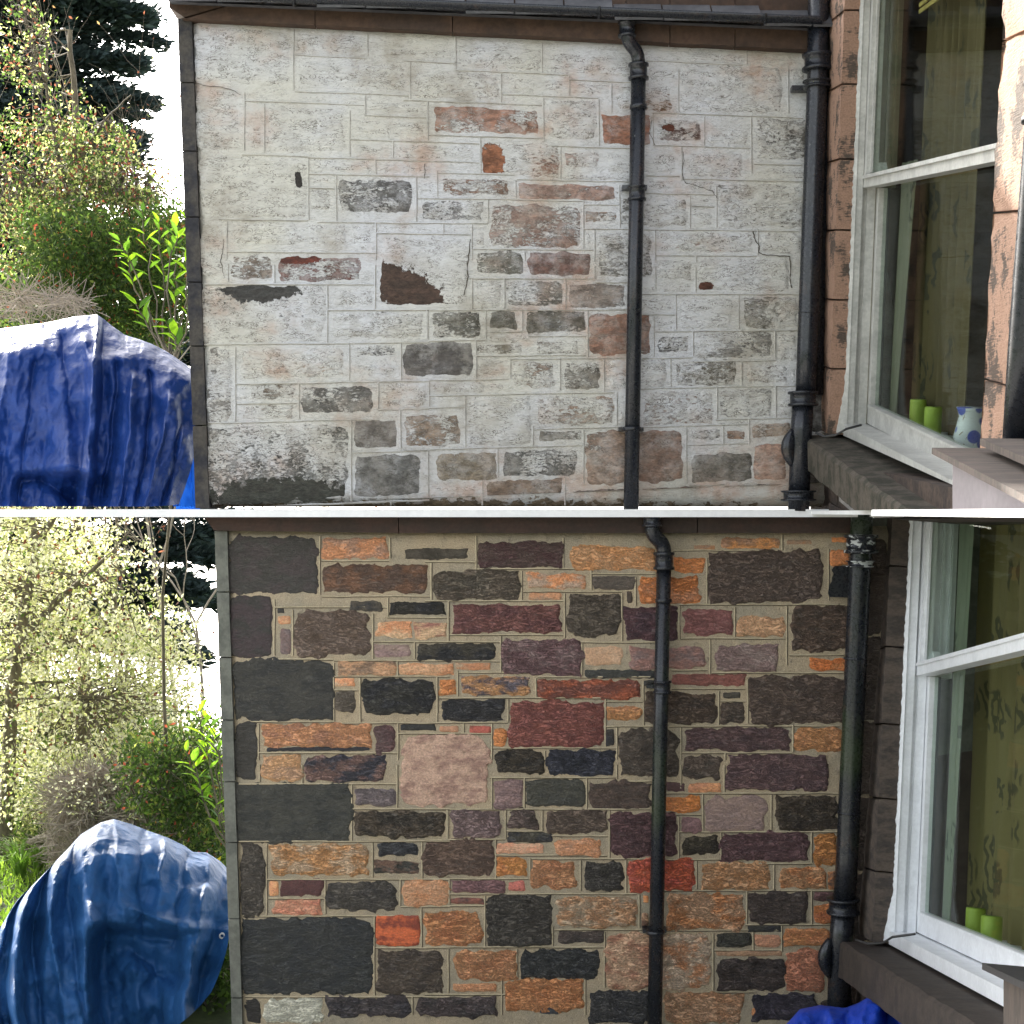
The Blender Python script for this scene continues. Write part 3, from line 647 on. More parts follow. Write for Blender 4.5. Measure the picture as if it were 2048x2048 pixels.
def quoins(ys, l0, l1, r0, r1, mat, parent, gap=1.3):
    for i in range(len(ys) - 1):
        y0, y1 = ys[i] + gap, ys[i + 1] - gap
        pts = []
        for t in np.linspace(0, 1, 7):
            y = y0 + (y1 - y0) * t; j = 1.6 * float(fbm(np.array([y / 13.]), np.array([i * 3.])))
            pts.append((edge_x(y, l0, l1) + j, y))
        for t in np.linspace(1, 0, 7):
            y = y0 + (y1 - y0) * t; j = 1.6 * float(fbm(np.array([y / 13.]), np.array([i * 3. + 50])))
            pts.append((edge_x(y, r0, r1) - 2 + j, y))
        v, f = prism(pts, -0.016 + 0.004 * ((i * 7) % 3 - 1), 0.34)
        mk('corner_stone', v, f, mat, parent)
quoins(LQ, (429, 1061), (463, 2029), (456, 1063), (486, 2029), M_QUOIN_LO, low)
v, f = prism([(432, 1036), (1960, 1036), (1960, 2115), (470, 2115)], 0.052, 0.40); mk('wall_core', v, f, M_QUOIN_LO, low)

# --- upper wall: flaking white paint
upp = empty('painted_stone_wall', (0, 0.02, HC), 'stone wall under flaking white paint above the white ledge', 'wall')
V, F_ = wall_sheet([(372, 22), (1800, 92), (1800, 1013), (406, 1013)], same)
mk('painted_mortar', V, F_, M_PAINTED, upp, True, props={'tint': lin((128, 112, 92)), 'wear': 0.08, 'grime': 0.12, 'bare_at': ((960 - 1024) / SPX, 0., HC - 0.05), 'bare_size': (1.7, 0., 0.10)})
V, F_ = joint_mesh(to_top, 2.8, 0.0014, 0.0, ymax=1011); mk('white_pointing', V, F_, M_PAINTED, upp, props={'kind': 'stuff', 'tint': lin((128, 112, 92)), 'wear': 0.0, 'grime': 0.0, 'bare_at': (0., 0., 0.), 'bare_size': (0., 0., 0.)})
V, F_ = joint_mesh(to_top, 1.2, 0.0010, 1.9, ymax=1011); mk('greyed_joint_line', V, F_, M_WSHADE, upp, props={'kind': 'stuff'})  # offset grey strips, the pointing's shade put into colour
TR = {'1': (350, 20), '2': (800, 20), '3': (1200, 20), '4': (350, 515), '5': (800, 515), '6': (1200, 515)}
OV = [  # zoomed region, x, y, wear, colour showing through
('1',1000,930,.22,None),('1',1550,1430,.52,(74,70,64)),('1',1110,1480,.36,None),('1',350,1000,.22,(110,106,104)),('2',680,870,.50,(176,118,88)),('2',1330,850,.26,None),('2',1660,930,.88,(168,98,62)),('2',920,1140,.34,(150,112,92)),('2',1420,1140,.36,(160,110,86)),('2',560,1370,.44,(150,104,72)),
('2',1250,1400,.58,(172,130,110)),('2',400,1550,.44,(86,82,76)),('2',1050,1680,.50,(158,122,104)),('2',1550,1600,.46,(158,126,98)),('2',1660,1830,.42,(112,106,92)),
('3',1380,1010,.42,(88,80,66)),('3',1250,1530,.36,(104,94,76)),('3',520,1560,.40,(104,98,86)),('3',830,1800,.36,(190,146,124)),('3',600,950,.36,(110,66,50)),('3',470,720,.36,(150,100,60)),
('4',560,60,.50,(140,118,98)),('4',1000,60,.50,(118,64,50)),('4',650,400,.30,(84,82,80)),('4',310,950,.42,(112,106,96)),('4',1550,530,.36,(88,84,76)),('4',900,800,.28,None),('4',1550,720,.42,(78,74,68)),('4',1850,760,.80,(84,78,74)),('4',700,1040,.44,(118,98,76)),('4',1250,1100,.52,(98,94,86)),('4',1550,1350,.74,(112,102,92)),('4',1640,1680,.93,(92,90,84)),('4',800,1500,.40,(72,72,66)),('4',740,1190,.36,(120,92,70)),
('5',700,60,.52,(96,92,74)),('5',1240,60,.74,(120,76,62)),('5',700,280,.28,None),('5',1050,280,.38,(112,108,94)),('5',1500,280,.52,(140,122,108)),('5',440,520,.44,(90,86,70)),('5',800,480,.54,(84,80,64)),('5',1200,500,.46,(96,90,74)),('5',1600,600,.62,(156,104,78)),('5',1400,850,.52,(120,112,98)),('5',1040,870,.40,(140,100,66)),('5',250,1300,.46,(158,128,100)),('5',770,1250,.24,None),('5',1300,1150,.40,(166,130,100)),('5',1250,1370,.54,(116,108,92)),('5',500,1600,.60,(140,122,96)),('5',1100,1580,.48,(96,94,86)),('5',1550,1500,.70,(158,126,102)),('5',950,1800,.92,(138,110,86)),('5',1600,1850,.88,(100,86,74)),('5',720,690,.44,(112,100,74)),('5',1180,690,.36,(128,110,86)),
('6',560,650,.44,(84,84,78)),('6',1150,670,.38,(132,126,116)),('6',840,880,.42,(110,100,74)),('6',1200,1130,.44,(96,94,88)),('6',550,1130,.40,(160,128,106)),('6',450,1500,.84,(142,106,86)),('6',1050,1370,.58,(162,118,86)),('6',800,1360,.36,(110,108,98)),('6',1300,1330,.50,(162,128,96)),('6',900,1600,.64,(106,98,84)),('6',1300,1570,.74,(184,138,112)),('6',600,1840,.92,(128,98,78)),('6',1150,1840,.96,(62,50,44)),('6',1280,870,.36,(150,116,86)),('6',600,120,.34,None),('6',1280,430,.34,(112,106,84)),('6',1000,130,.26,(150,110,90)),
]
BARE = [((800, 575), (72, 52), 0.75, (90, 72, 62)), ((598, 360), (8, 16), 0.2, (60, 56, 52)), ((520, 578), (74, 26), 0.0, (78, 77, 74)), ((570, 998), (150, 42), 0.0, (74, 74, 66)), ((984, 322), (24, 36), 0, (160, 108, 80)), ((1338, 256), (12, 8), 0, (100, 58, 44)), ((1412, 572), (15, 9), 0, (100, 66, 54)), ((597, 517), (44, 12), 0, (112, 62, 50))]
for i, s in enumerate(ST):
    bx = stone_px(s)
    cx, cy = to_top((bx[0] + bx[2]) / 2, (bx[1] + bx[3]) / 2)
    if float(to_top(bx[0], bx[1])[1]) > 1004: continue
    wear, tint = 0.07 + 0.15 * random.random(), tuple(int(v * 0.75 + 30) for v in s[5])
    best = 1e9
    for (rg, ox, oy, wv, cc) in OV:
        qx, qy = TR[rg][0] + ox * 500 / 1932., TR[rg][1] + oy * 500 / 1932.
        x0, y0 = to_top(bx[0], bx[1]); x1, y1 = to_top(bx[2], bx[3])
        if x0 - 6 < qx < x1 + 6 and y0 - 5 < qy < y1 + 5:
            dd = abs(qx - cx) / (x1 - x0) + abs(qy - cy) / (y1 - y0)
            if dd < best:
                best = dd; wear = wv
                tint = cc if cc else tint
    if bx[0] > 1675 and s[0] == 'n': wear, tint = 0.93, (74, 70, 66)
    tint = tuple(0.82 * v + 0.18 * sum(tint) / 3 for v in tint)
    pr = {'tint': lin(tint, 0.9), 'wear': float(wear), 'grime': float(min(1, 0.22 + 1.0 * wear)), 'bare_at': (0., 0., 0.), 'bare_size': (0., 0., 0.)}
    x0, y0 = to_top(bx[0], bx[1]); x1, y1 = to_top(bx[2], bx[3])
    for (qx, qy), (rx, ry), shear, cc in BARE:
        if not (x0 < qx < x1 and y0 < qy < y1 + 12): continue
        pr['bare_at'] = ((qx - 1024) / SPX, 0., HC - (qy - 1024) / SPX); pr['bare_size'] = (rx / SPX, float(shear), ry / SPX)
        pr['tint'] = lin(cc, 0.85)
    V, F_ = stone_mesh(bx, to_top, max(3.0, s[7] * 0.75), i * 7.13, ymax=None if bx[3] < 1985 else 1989, paint=True)
    V[:, 2] = np.maximum(V[:, 2], HC + 0.013)
    mk('painted_stone', V, F_, M_PAINTED, upp, True, props=pr)
# cracks that run through the paint
for cr in ([(940,478),(938,505),(934,530),(936,552),(928,590)],[(447,478),(446,500),(441,520),(446,545),(450,556)],[(1366,305),(1368,322),(1364,340),(1367,360),(1372,366),(1400,374),(1424,382),(1434,396)],
           [(1506,462),(1510,478),(1519,492),(1518,505),(1526,510),(1540,511),(1579,512),(1582,540),(1580,560),(1584,576)],[(390,167),(415,172),(440,174),(466,180),(482,190)],[(849,328),(850,345),(848,358)],[(1303,240),(1300,268),(1310,290)]):
    q = []
    for a, b in zip(cr[:-1], cr[1:]):
        for t in np.linspace(0, 1, 4, endpoint=False): q.append(P(a[0] + (b[0] - a[0]) * t + random.uniform(-1, 1), a[1] + (b[1] - a[1]) * t + random.uniform(-1, 1), -0.0055))
    q.append(P(*cr[-1], -0.0055)); w = 0.0024 if cr[0][0] in (940, 1506) else 0.0013
    v, f = tube(q, [w * random.uniform(.5, 1.3) for _ in q], 5); mk('crack', v, f, M_CRACK, upp)
quoins([36, 165, 302, 434, 564, 692, 851, 1018], (355, 38), (391, 1013), (385, 38), (420, 1013), M_QUOIN_UP, upp)
v, f = prism([(360, 30), (1900, 30), (1900, 1013), (396, 1013)], 0.052, 0.40); mk('wall_core', v, f, M_QUOIN_UP, upp)

# --- eaves, gutter and roof over the painted wall
ea = empty('eaves_course', tuple(P(1000, 60, -0.03)), 'brown stone eaves course under the gutter on top of the painted wall', 'eaves')
ej = [336, 630, 905, 1252, 1340, 1470, 1642]
def eb(x): return 37 + (x - 378) * (63 / 1252.) 
for i in range(len(ej) - 1):
    a, b = ej[i] + 0.8, ej[i + 1] - 0.8
    lo = [(x, eb(x) + 2.0 * float(fbm(np.array([x / 18.]), np.array([2.])))) for x in np.linspace(b, a, 12)]
    if i == 0: lo[-1] = (372, eb(378)); lo.append((338, 14))
    v, f = prism([(a, -40), (b, -40)] + lo, -0.062, 0.30); mk('eaves_stone', v, f, M_EAVE_UP, ea)
gc0, gc1 = P(342, -11, -0.16), P(1638, 43, -0.16)
gt = empty('gutter', tuple(gc0), 'black half round gutter along the top of the painted wall', 'gutter')
gd = gc1 - gc0
V = []; F_ = []
ns = 9
for k, p in enumerate((gc0, gc1)):
    for r in (0.031, 0.027):
        for a in np.linspace(math.pi, 2 * math.pi, ns):
            V.append(p + np.array([0, r * math.cos(a) * 1.3, r * math.sin(a) + 0.012]))
for k in range(ns - 1):
    F_ += [(k, k + 1, 2 * ns + k + 1, 2 * ns + k), (ns + k, 3 * ns + k, 3 * ns + k + 1, ns + k + 1)]
F_ += [(0, 2 * ns, 3 * ns, ns), (ns - 1, 2 * ns - 1, 4 * ns - 1, 3 * ns - 1)]
mk('gutter_trough', V, F_, M_PIPE, gt, True)
mk('gutter_end_cap', [V[2 * ns + k] for k in range(ns)] + [V[2 * ns + k] + np.array([.012, 0, 0]) for k in range(ns)], [tuple(range(ns)), tuple(range(2 * ns - 1, ns - 1, -1))] + [(k, k + 1, ns + k + 1, ns + k) for k in range(ns - 1)], M_PIPE, gt)
for t in (0.19, 0.66, 0.915):
    p = gc0 + gd * t; rr = 0.036
    arc = [p + np.array([0, rr * math.cos(a) * 1.25, rr * math.sin(a) + 0.012]) for a in np.linspace(math.pi, 2 * math.pi, 9)]
    v, f = tube(arc, 0.007, 6); mk('gutter_bracket', v, f, M_PIPE, gt)
rf = empty('slate_roof', tuple(P(1000, 0, 0.1)), 'grey slate roof rising behind the gutter of the painted wall', 'roof')
rz = lambda x: gc0[2] + (x - gc0[0]) * gd[2] / gd[0] + 0.018
mk('roof_deck', [(-1.5, -0.1, rz(-1.5) - .03), (2.9, -0.1, rz(2.9) - .03), (2.9, 5.2, rz(2.9) + 4.25), (-1.5, 5.2, rz(-1.5) + 4.25), (-1.5, 5.2, rz(-1.5) - .03), (2.9, 5.2, rz(2.9) - .03)], [(0, 1, 2, 3), (0, 3, 4), (1, 5, 2), (2, 5, 4, 3), (0, 4, 5, 1)], M_SLATE, rf)
for j in range(3):
    for i in range(15):
        x = -1.49 + 0.215 * i + (0.1 if j % 2 else 0); y = -0.17 + 0.17 * j
        z = rz(x) + 0.006 + (y + 0.1) * 0.81 + 0.006 * ((i * 7 + j * 3) % 3)
        v = boxv(x, x + 0.208, 0, 0.28, 0, 0.011)
        v = [(a, y + b * 0.78 - c * .4, z + b * 0.63 + c) for a, b, c in v]
        mk('slate', v, BOXF, M_SLATE, rf)

el_ = empty('eaves_board', tuple(P(1000, 1060, -0.03)), 'dark brown eaves course directly under the white ledge, on top of the bare stone wall', 'eaves')
ej = [425, 797, 1395, 1704]
for i in range(3):
    a, b = ej[i] + 0.9, ej[i + 1] - 0.9
    lo = [(b, 1066), (a if i else 428, 1061 + 5 * (i > 0))]
    v, f = prism(([(a - (22 if i == 0 else 0), 1028)] + [(b, 1028)] + lo), -0.055, 0.2); mk('eaves_stone', v, f, M_EAVE_LO, el_)

# ------------------------------------------------------------------ rainwater pipes
def pipe_line(x0, y0, x1, y1, Y, n=2): return [P(x0 + (x1 - x0) * t, y0 + (y1 - y0) * t, Y) for t in np.linspace(0, 1, n)]
def collar(name, x, y0, y1, rpx, Y, mat, parent, lip=1.18, xt=0.0):
    s = (D + Y) / FPX; h = y1 - y0
    prof = [(0, .92), (.02, lip), (.16, lip), (.2, 1.0), (.78, 1.0), (.82, lip), (.97, lip), (1, .92)] if h > 12 else [(0, .95), (.1, 1.08), (.9, 1.08), (1, .95)]
    v, f = tube([P(x + xt * t, y0 + h * t, Y) for t, r in prof], [rpx * s * r for t, r in prof], 20)
    return mk(name, v, f, mat, parent, True)
def drainpipe(label, top, Y, path, rpx, cols, mat, big=None, foot=None):
    dp = empty('drainpipe', tuple(P(path[-1][0], path[-1][1], Y)), label, 'drainpipe', None)
    s = (D + Y) / FPX
    v, f = tube([P(x, y, Y) for x, y in path], rpx * s, 20); mk('pipe', v, f, mat, dp, True)
    if big:
        v, f = tube([P(x, y, Y) for x, y in big[0]], big[1] * s, 20); mk('pipe_foot', v, f, mat, dp, True)
    for c in cols: collar(c[0], c[1], c[2], c[3], c[4], Y, c[5] if len(c) > 5 else M_PIPE, dp)
    return dp
def swan(dp, x0, y0, x1, y1, Y, rpx, mat):
    s = (D + Y) / FPX
    v, f = tube(bez(P(x0, y0, Y - .03), P(x0, y0 + (y1 - y0) * .62, Y - .03), P(x1, y1 - (y1 - y0) * .62, Y), P(x1, y1, Y), 14), rpx * s, 20)
    return mk('swan_neck', v, f, mat, dp, True)
dp = drainpipe('slim black drainpipe with a swan neck on the white painted wall', 0, -0.075, [(1277, 150), (1270, 560), (1262, 1022)], 15,
               [('socket', 1277, 127, 160, 17.5), ('joint_ring', 1276.5, 209, 219, 16), ('socket', 1274, 371, 402, 16), ('joint_ring', 1264, 854, 862, 18)], M_PIPE)
swan(dp, 1254, 58, 1277, 130, -0.075, 13.5, M_PIPE)
collar('outlet_socket', 1254, 43, 75, 15.5, -0.105, M_PIPE, dp)
for py in (372, 858):
    p = P(1270 if py < 500 else 1263, py, -0.075); v = boxv(p[0] - .055, p[0] + .055, -0.06, 0.002, p[2] - .008, p[2] + .008); mk('wall_bracket', v, BOXF, M_PIPE, dp)
def door(dp, x, y0, y1, w, Y):
    s = (D + Y) / FPX
    mid = [P(x, y0 + (y1 - y0) * t, Y) + np.array([-w * s * 0.75 * math.sin(math.pi * t), -0.012, 0]) for t in np.linspace(0, 1, 9)]
    v, f = tube(mid, [w * s * (0.35 + 0.65 * math.sin(math.pi * t)) for t in np.linspace(0.04, 0.96, 9)], 12); mk('access_door', v, f, M_PIPE, dp, True)
dp = drainpipe('thick black soil pipe in the corner between the white painted wall and the window', 0, -0.115, [(1637, -30), (1634, 170), (1614.5, 700), (1611, 800)], 20.5,
               [('socket', 1636, 108, 142, 27), ('joint_ring', 1634.5, 162, 176, 25), ('joint_ring', 1618, 624, 628, 20.5), ('socket', 1606, 783, 813, 26), ('base_socket', 1597, 981, 1002, 30)], M_PIPE, ([(1606, 800), (1603, 860), (1597, 1022)], 21.5))
door(dp, 1585, 860, 932, 14, -0.115)
p = P(1634, 169, -0.1); mk('wall_bracket', boxv(p[0] - .10, p[0] + .06, -0.05, 0.002, p[2] - .012, p[2] + .010), BOXF, M_PIPE, dp)
# small waste pipe hiding behind it
v, f = tube(pipe_line(1652, -30, 1633, 790, -0.05, 3), 0.030, 14); mk('side_pipe', v, f, M_PIPE, dp, True)
dp = drainpipe('slim black drainpipe with a swan neck on the bare stone wall', 0, -0.075, [(1328, 1125), (1320, 1500), (1308, 2106)], 14.6,
               [('socket', 1328, 1104, 1140, 18), ('joint_ring', 1327, 1197, 1205, 15.5), ('socket', 1324.5, 1361, 1387, 16), ('joint_ring', 1310.5, 1860, 1868, 17.5)], M_PIPE_G)
swan(dp, 1304, 1050, 1328, 1108, -0.075, 15, M_PIPE)
collar('outlet_socket', 1304, 1030, 1054, 17, -0.105, M_PIPE, dp)
for py in (1374, 1864):
    p = P(1318 if py < 1500 else 1310, py, -0.075); v = boxv(p[0] - .052, p[0] + .052, -0.06, 0.002, p[2] - .008, p[2] + .008); mk('wall_bracket', v, BOXF, M_PIPE, dp)
dp = drainpipe('thick black soil pipe with flaking grey sockets beside the bare stone wall', 0, -0.115, [(1724, 1026), (1722, 1090), (1694, 1720), (1688, 1812)], 22,
               [('flaking_socket', 1722, 1069, 1107, 29, M_PIPE_F), ('joint_ring', 1721, 1121, 1134, 25, M_PIPE_F), ('joint_ring', 1711, 1314, 1319, 22.2), ('joint_ring', 1698, 1623, 1627, 22.2), ('socket', 1686, 1796, 1828, 28), ('base_socket', 1676, 2008, 2026, 29)], M_PIPE_G, ([(1687, 1812), (1682, 1880), (1675, 2106)], 23.5))
door(dp, 1660, 1877, 1952, 15, -0.115)
# torn black tape hanging off the wall behind the pipe
q = []
for t in np.linspace(0, 1, 9): q.append((1664 - 12 * t + 7 * random.random(), 1132 + 62 * t))
v, f = prism(q[::-1][::-1] + [(1712, 1196), (1712, 1132)], -0.04, -0.032); tag(mk('torn_tape', v, f, M_PIPE), 'torn black sealing tape on the wall left of the thick soil pipe', 'tape')

# ------------------------------------------------------------------ the two window walls that come forward on the right
class Frame:
    """axes of a window wall: ex to the right, ea along the wall away from the viewer, eh up"""
    def __init__(s, vx, vy, roll):
        a = np.array([(vx - 1024) / FPX, 1, (1024 - vy) / FPX]); s.ea = a / np.linalg.norm(a)
        x = np.array([1., 0, 0]); x -= s.ea * x.dot(s.ea); x /= np.linalg.norm(x)
        h = np.cross(x, s.ea); c, q = math.cos(roll), math.sin(roll)
        s.ex, s.eh = x * c - h * q, h * c + x * q
        s.o = np.array([0, -D, HC])
    def W(s, u, w, h): return s.o + s.ex * u + s.ea * w + s.eh * h
    def L(s, p): p = np.asarray(p) - s.o; return p.dot(s.ex), p.dot(s.ea), p.dot(s.eh)
    def ray(s, px, py): return np.array([(px - 1024) / FPX, 1, (1024 - py) / FPX])
    def onu(s, px, py, U):
        r = s.ray(px, py); p = r * (U / r.dot(s.ex)); return p.dot(s.ea), p.dot(s.eh)
    def onw(s, px, py, w):
        r = s.ray(px, py); p = r * (w / r.dot(s.ea)); return p.dot(s.ex), p.dot(s.eh)
    def box(s, u0, u1, w0, w1, h0, h1):
        return [s.W(*q) for q in boxv(u0, u1, w0, w1, h0, h1)]
    def poly_uw(s, pts, h0, h1):
        n = len(pts); V = [s.W(u, w, h0) for u, w in pts] + [s.W(u, w, h1) for u, w in pts]
        return V, [tuple(range(n - 1, -1, -1)), tuple(range(n, 2 * n))] + [(i, (i + 1) % n, (i + 1) % n + n, i + n) for i in range(n)]

def bumpy_box(Fm, u0, u1, w0, w1, h0, h1, amp, seed, n=10):
    """a dressed block whose two visible faces (towards the viewer and to the left) are finely uneven"""
    V = []; Fc = []
    def face(fn, nu, nv):
        b = len(V)
        for j in range(nv + 1):
            for i in range(nu + 1):
                V.append(fn(i / nu, j / nv))
        for j in range(nv):
            for i in range(nu):
                q = b + j * (nu + 1) + i
                Fc.append((q, q + 1, q + nu + 2, q + nu + 1))
    def nz(a, b): return amp * 2 * float(fbm(np.array([a * 14. + seed]), np.array([b * 14.]), 3)[0])
    nh = max(4, int((h1 - h0) / 0.03)); nuu = max(3, int((u1 - u0) / 0.02)); nww = max(3, min(24, int((w1 - w0) / 0.03)))
    ed = lambda t: min(1.0, 6 * min(t, 1 - t) + 0.15)
    face(lambda a, b: Fm.W(u0 + (u1 - u0) * a + (nz(b * 3, seed) if a == 0 else 0), w0 + nz(a, b * 2) + 0.006 * (1 - ed(b)), h0 + (h1 - h0) * b), nuu, nh)
    face(lambda a, b: Fm.W(u0 + (nz(b * 3, seed) if a == 0 else nz(a * 3, b * 2)) + 0.006 * (1 - ed(b)) * (a > 0), w0 + (w1 - w0) * a + (nz(0, b * 2) + 0.006 * (1 - ed(b)) if a == 0 else 0), h0 + (h1 - h0) * b), nww, nh)
    b = len(V); V += Fm.box(u0, u1, w0 + 0.004, w1, h0, h1)
    Fc += [tuple(q + b for q in f) for f in (BOXF[0], BOXF[1], BOXF[3], BOXF[4])]
    return V, Fc

def window_wall(tagname, Fm, c, cfg):
    up = cfg['up']
    Uf, w0, _ = Fm.L(P(c['corner'][0], c['row'], -0.25))
    U = lambda px: Fm.onw(px, c['row'], w0)[0]
    Hh = lambda px, py: Fm.onw(px, py, w0)[1]
    w1 = c['w1'] + w0
    htop = Hh(*c['top']); hsill = Hh(*c['sill'])
    base = Fm.W(Uf, w0, hsill - (0.5 if up else 1.0))
    ww = empty('window_wall', tuple(base), c['label_wall'], 'wall')
    # far jamb: dressed blocks that show their face along the wall and their reveal
    hs = [htop + 0.02] + [Hh(c['corner'][0] + 6, y) for y in c['joints']] + [hsill]
    for i in range(len(hs) - 1):
        v, f = bumpy_box(Fm, Uf, U(c['casing'][0]) + 0.01, w0 + 0.002 * (i % 2), w0 + 0.45, hs[i + 1] + 0.004, hs[i] - 0.003, 0.005, i * 3.7 + up)
        mk('jamb_stone', v, f, c['jamb'], ww, True)
    v, f = bumpy_box(Fm, Uf + 0.02, U(c['casing'][0]) + 0.01, w0 + 0.025, w0 + 0.45, hsill, htop, 0.002, 3); mk('jamb_mortar', v, f, M_BRICK, ww, True)
    # near jamb
    hn = np.linspace(htop + 0.3, hsill - 0.02, 6 if up else 5)
    for i in range(len(hn) - 1):
        v, f = bumpy_box(Fm, Uf, Uf + 0.26, w1 - 0.62, w1, hn[i + 1] + 0.003, hn[i] - 0.003, 0.008, i * 5.1 + 20)
        # turn the block so its rough face looks back to the window as well
        mk('jamb_stone', v, f, c['jamb_near'], ww, True)
    # wall below the sill and above the head, room side
    hb = hsill - c['below']
    zmin = HC + 0.006 if up else 0.0
    nb = 0
    hrow = hsill - c['sill_t'] - 0.02; j = 0
    while hrow > hb + 0.02:
        wa = w0 + 0.5 - (0.17 if j % 2 else 0.0)
        while wa > w1 - 0.55:
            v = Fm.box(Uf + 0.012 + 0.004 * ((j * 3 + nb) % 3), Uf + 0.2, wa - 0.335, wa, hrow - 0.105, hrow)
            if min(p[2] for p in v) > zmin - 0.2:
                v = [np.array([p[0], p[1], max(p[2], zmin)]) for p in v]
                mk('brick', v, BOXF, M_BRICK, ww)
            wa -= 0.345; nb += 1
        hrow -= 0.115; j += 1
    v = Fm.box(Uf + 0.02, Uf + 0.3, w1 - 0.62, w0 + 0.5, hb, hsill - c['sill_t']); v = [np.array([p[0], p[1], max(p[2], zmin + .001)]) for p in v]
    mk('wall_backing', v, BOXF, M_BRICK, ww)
    mk('lintel', Fm.box(Uf, Uf + 0.4, w1 - 0.62, w0 + 0.45, htop, htop + 0.55), BOXF, c['jamb'], ww)
    # stone sill
    us = U(c['sillx'])
    st = c['sill_t']
    n = 40; V = []; Fc = []
    prof = [(0.30, 0.0), (us + 0.012 - Uf, -0.02), (us - Uf, -0.032), (us - Uf + 0.004, -st), (0.28, -st)]
    for i in range(n + 1):
        w = w1 - 0.5 + (w0 + c['sill_far'] - w1 + 0.5) * i / n
        for k, (du, dh) in enumerate(prof):
            jn = 0.006 * float(fbm(np.array([w * 12.]), np.array([k * 9.]), 3)[0]) * 2 if 0 < k < 4 else 0
            V.append(Fm.W(Uf + du + jn, w, hsill + dh + jn * 0.7))
    m = len(prof)
    for i in range(n):
        for k in range(m): Fc.append((i * m + k, i * m + (k + 1) % m, (i + 1) * m + (k + 1) % m, (i + 1) * m + k))
    Fc += [tuple(range(m)), tuple(range(n * m + m - 1, n * m - 1, -1))]
    mk('sill_stone', V, Fc, c['sillmat'], ww, False)
    # room behind: a dim box, open towards the window
    ug = U(c['glass_lo'])
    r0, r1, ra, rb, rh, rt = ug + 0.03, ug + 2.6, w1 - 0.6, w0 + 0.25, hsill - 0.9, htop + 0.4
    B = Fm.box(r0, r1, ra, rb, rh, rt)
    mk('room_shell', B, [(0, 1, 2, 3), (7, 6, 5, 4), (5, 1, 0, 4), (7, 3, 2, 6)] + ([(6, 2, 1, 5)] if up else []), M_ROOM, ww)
    # ---- the sash window
    wm = c['white']
    sw = empty('sash_window', tuple(Fm.W(U(c['casing'][0]), w0, hsill)), c['label_win'], 'window')
    ca = [U(x) for x in c['casing']]
    hs0 = hsill + 0.004
    hm1, hm0 = Hh(*c['rail_top']), Hh(*c['rail_bot'])
    hb1, hb0 = Hh(*c['brail_top']), Hh(*c['brail_bot'])
    mk('casing', Fm.box(ca[0], ca[1], w0 - 0.012, w0 + 0.1, hs0 + 0.02, htop), BOXF, wm, sw)
    mk('casing_bead', Fm.box(ca[1], ca[1] + 0.35 * (ca[2] - ca[1]), w0 + 0.012, w0 + 0.1, hs0 + 0.02, htop), BOXF, wm, sw)
    mk('casing_lining', Fm.box(ca[1] + 0.35 * (ca[2] - ca[1]), ca[2], w0 + 0.002, w0 + 0.1, hs0 + 0.02, htop), BOXF, wm, sw)
    # rough paint line where the casing meets the stone
    V = []; Fc = []
    hh = np.linspace(hs0 + 0.01, htop, 160)
    for i, h in enumerate(hh):
        j = 0.004 + 0.010 * abs(float(fbm(np.array([h * 40.]), np.array([3. + up]), 4)[0])) * 2 + (0.03 * max(0, 1 - (h - hs0) / 0.22))
        for (u, w) in ((ca[0] - j, w0 + 0.004), (ca[0] - j, w0 - 0.010), (ca[0] + 0.006, w0 - 0.016)): V.append(Fm.W(u, w, h))
        if i:
            b = 3 * (i - 1)
            for k in range(2): Fc.append((b + k, b + k + 1, b + k + 4, b + k + 3))
    mk('paint_edge', V, Fc, wm, sw)
    # upper sash
    us0, us1 = U(c['ustile'][0]), U(c['ustile'][1])
    sa = mk('sash', Fm.box(us0, us1, w0 - 0.055, w0 + 0.01, hm0 + 0.001, htop - 0.002), BOXF, wm, sw)
    mk('stile_bead', Fm.box(us0 + 0.3 * (us1 - us0), us0 + 0.5 * (us1 - us0), w0 - 0.068, w0 - 0.0551, hm1 + 0.01, htop - 0.002), BOXF, wm, sa)
    mk('meeting_rail', Fm.box(us0, us1 + 0.012, w1 + 0.05, w0 - 0.056, hm0, hm1), BOXF, wm, sa)
    mk('rail_lip', Fm.box(us0 - 0.012, us0 - 0.0005, w1 + 0.05, w0 - 0.03, hm1 - 0.016, hm1 - 0.002), BOXF, wm, sa)
    mk('sash_horn', [Fm.W(us1 + q[0], w0 - q[1], hm1 + q[2]) for q in ((0, .05, 0), (.03, .05, 0), (.03, .11, 0), (0, .11, 0), (0, .05, .05), (.03, .05, .05), (.03, .07, .05), (0, .07, .05))], BOXF, wm, sa)
    ugl = (us0 + us1) / 2
    mk('pane', Fm.box(ugl, ugl + 0.004, w1 + 0.03, w0 - 0.056, hm1 + 0.0005, htop - 0.01), BOXF, M_GLASS, sa)
    # inner box seen through the upper pane
    ci = [U(x) for x in c['cheek']]
    mk('sash_box', Fm.box(us1 + 0.001, ci[1], w0 - 0.010, w0 + 0.1, hm0 - 0.001, htop), BOXF, M_CREAM if up else wm, sw)
    mk('parting_bead', Fm.box(us1 + 0.35 * (ci[1] - us1), us1 + 0.45 * (ci[1] - us1), w0 - 0.024, w0 - 0.0101, hm1 + 0.003, htop - 0.003), BOXF, M_CREAM if up else wm, sw)
    mk('parting_bead', Fm.box(us1 + 0.72 * (ci[1] - us1), us1 + 0.82 * (ci[1] - us1), w0 - 0.020, w0 - 0.0101, hm1 + 0.003, htop - 0.003), BOXF, M_CREAM if up else wm, sw)
    # lower sash
    ls0, ls1 = U(c['lstile'][0]), U(c['lstile'][1])
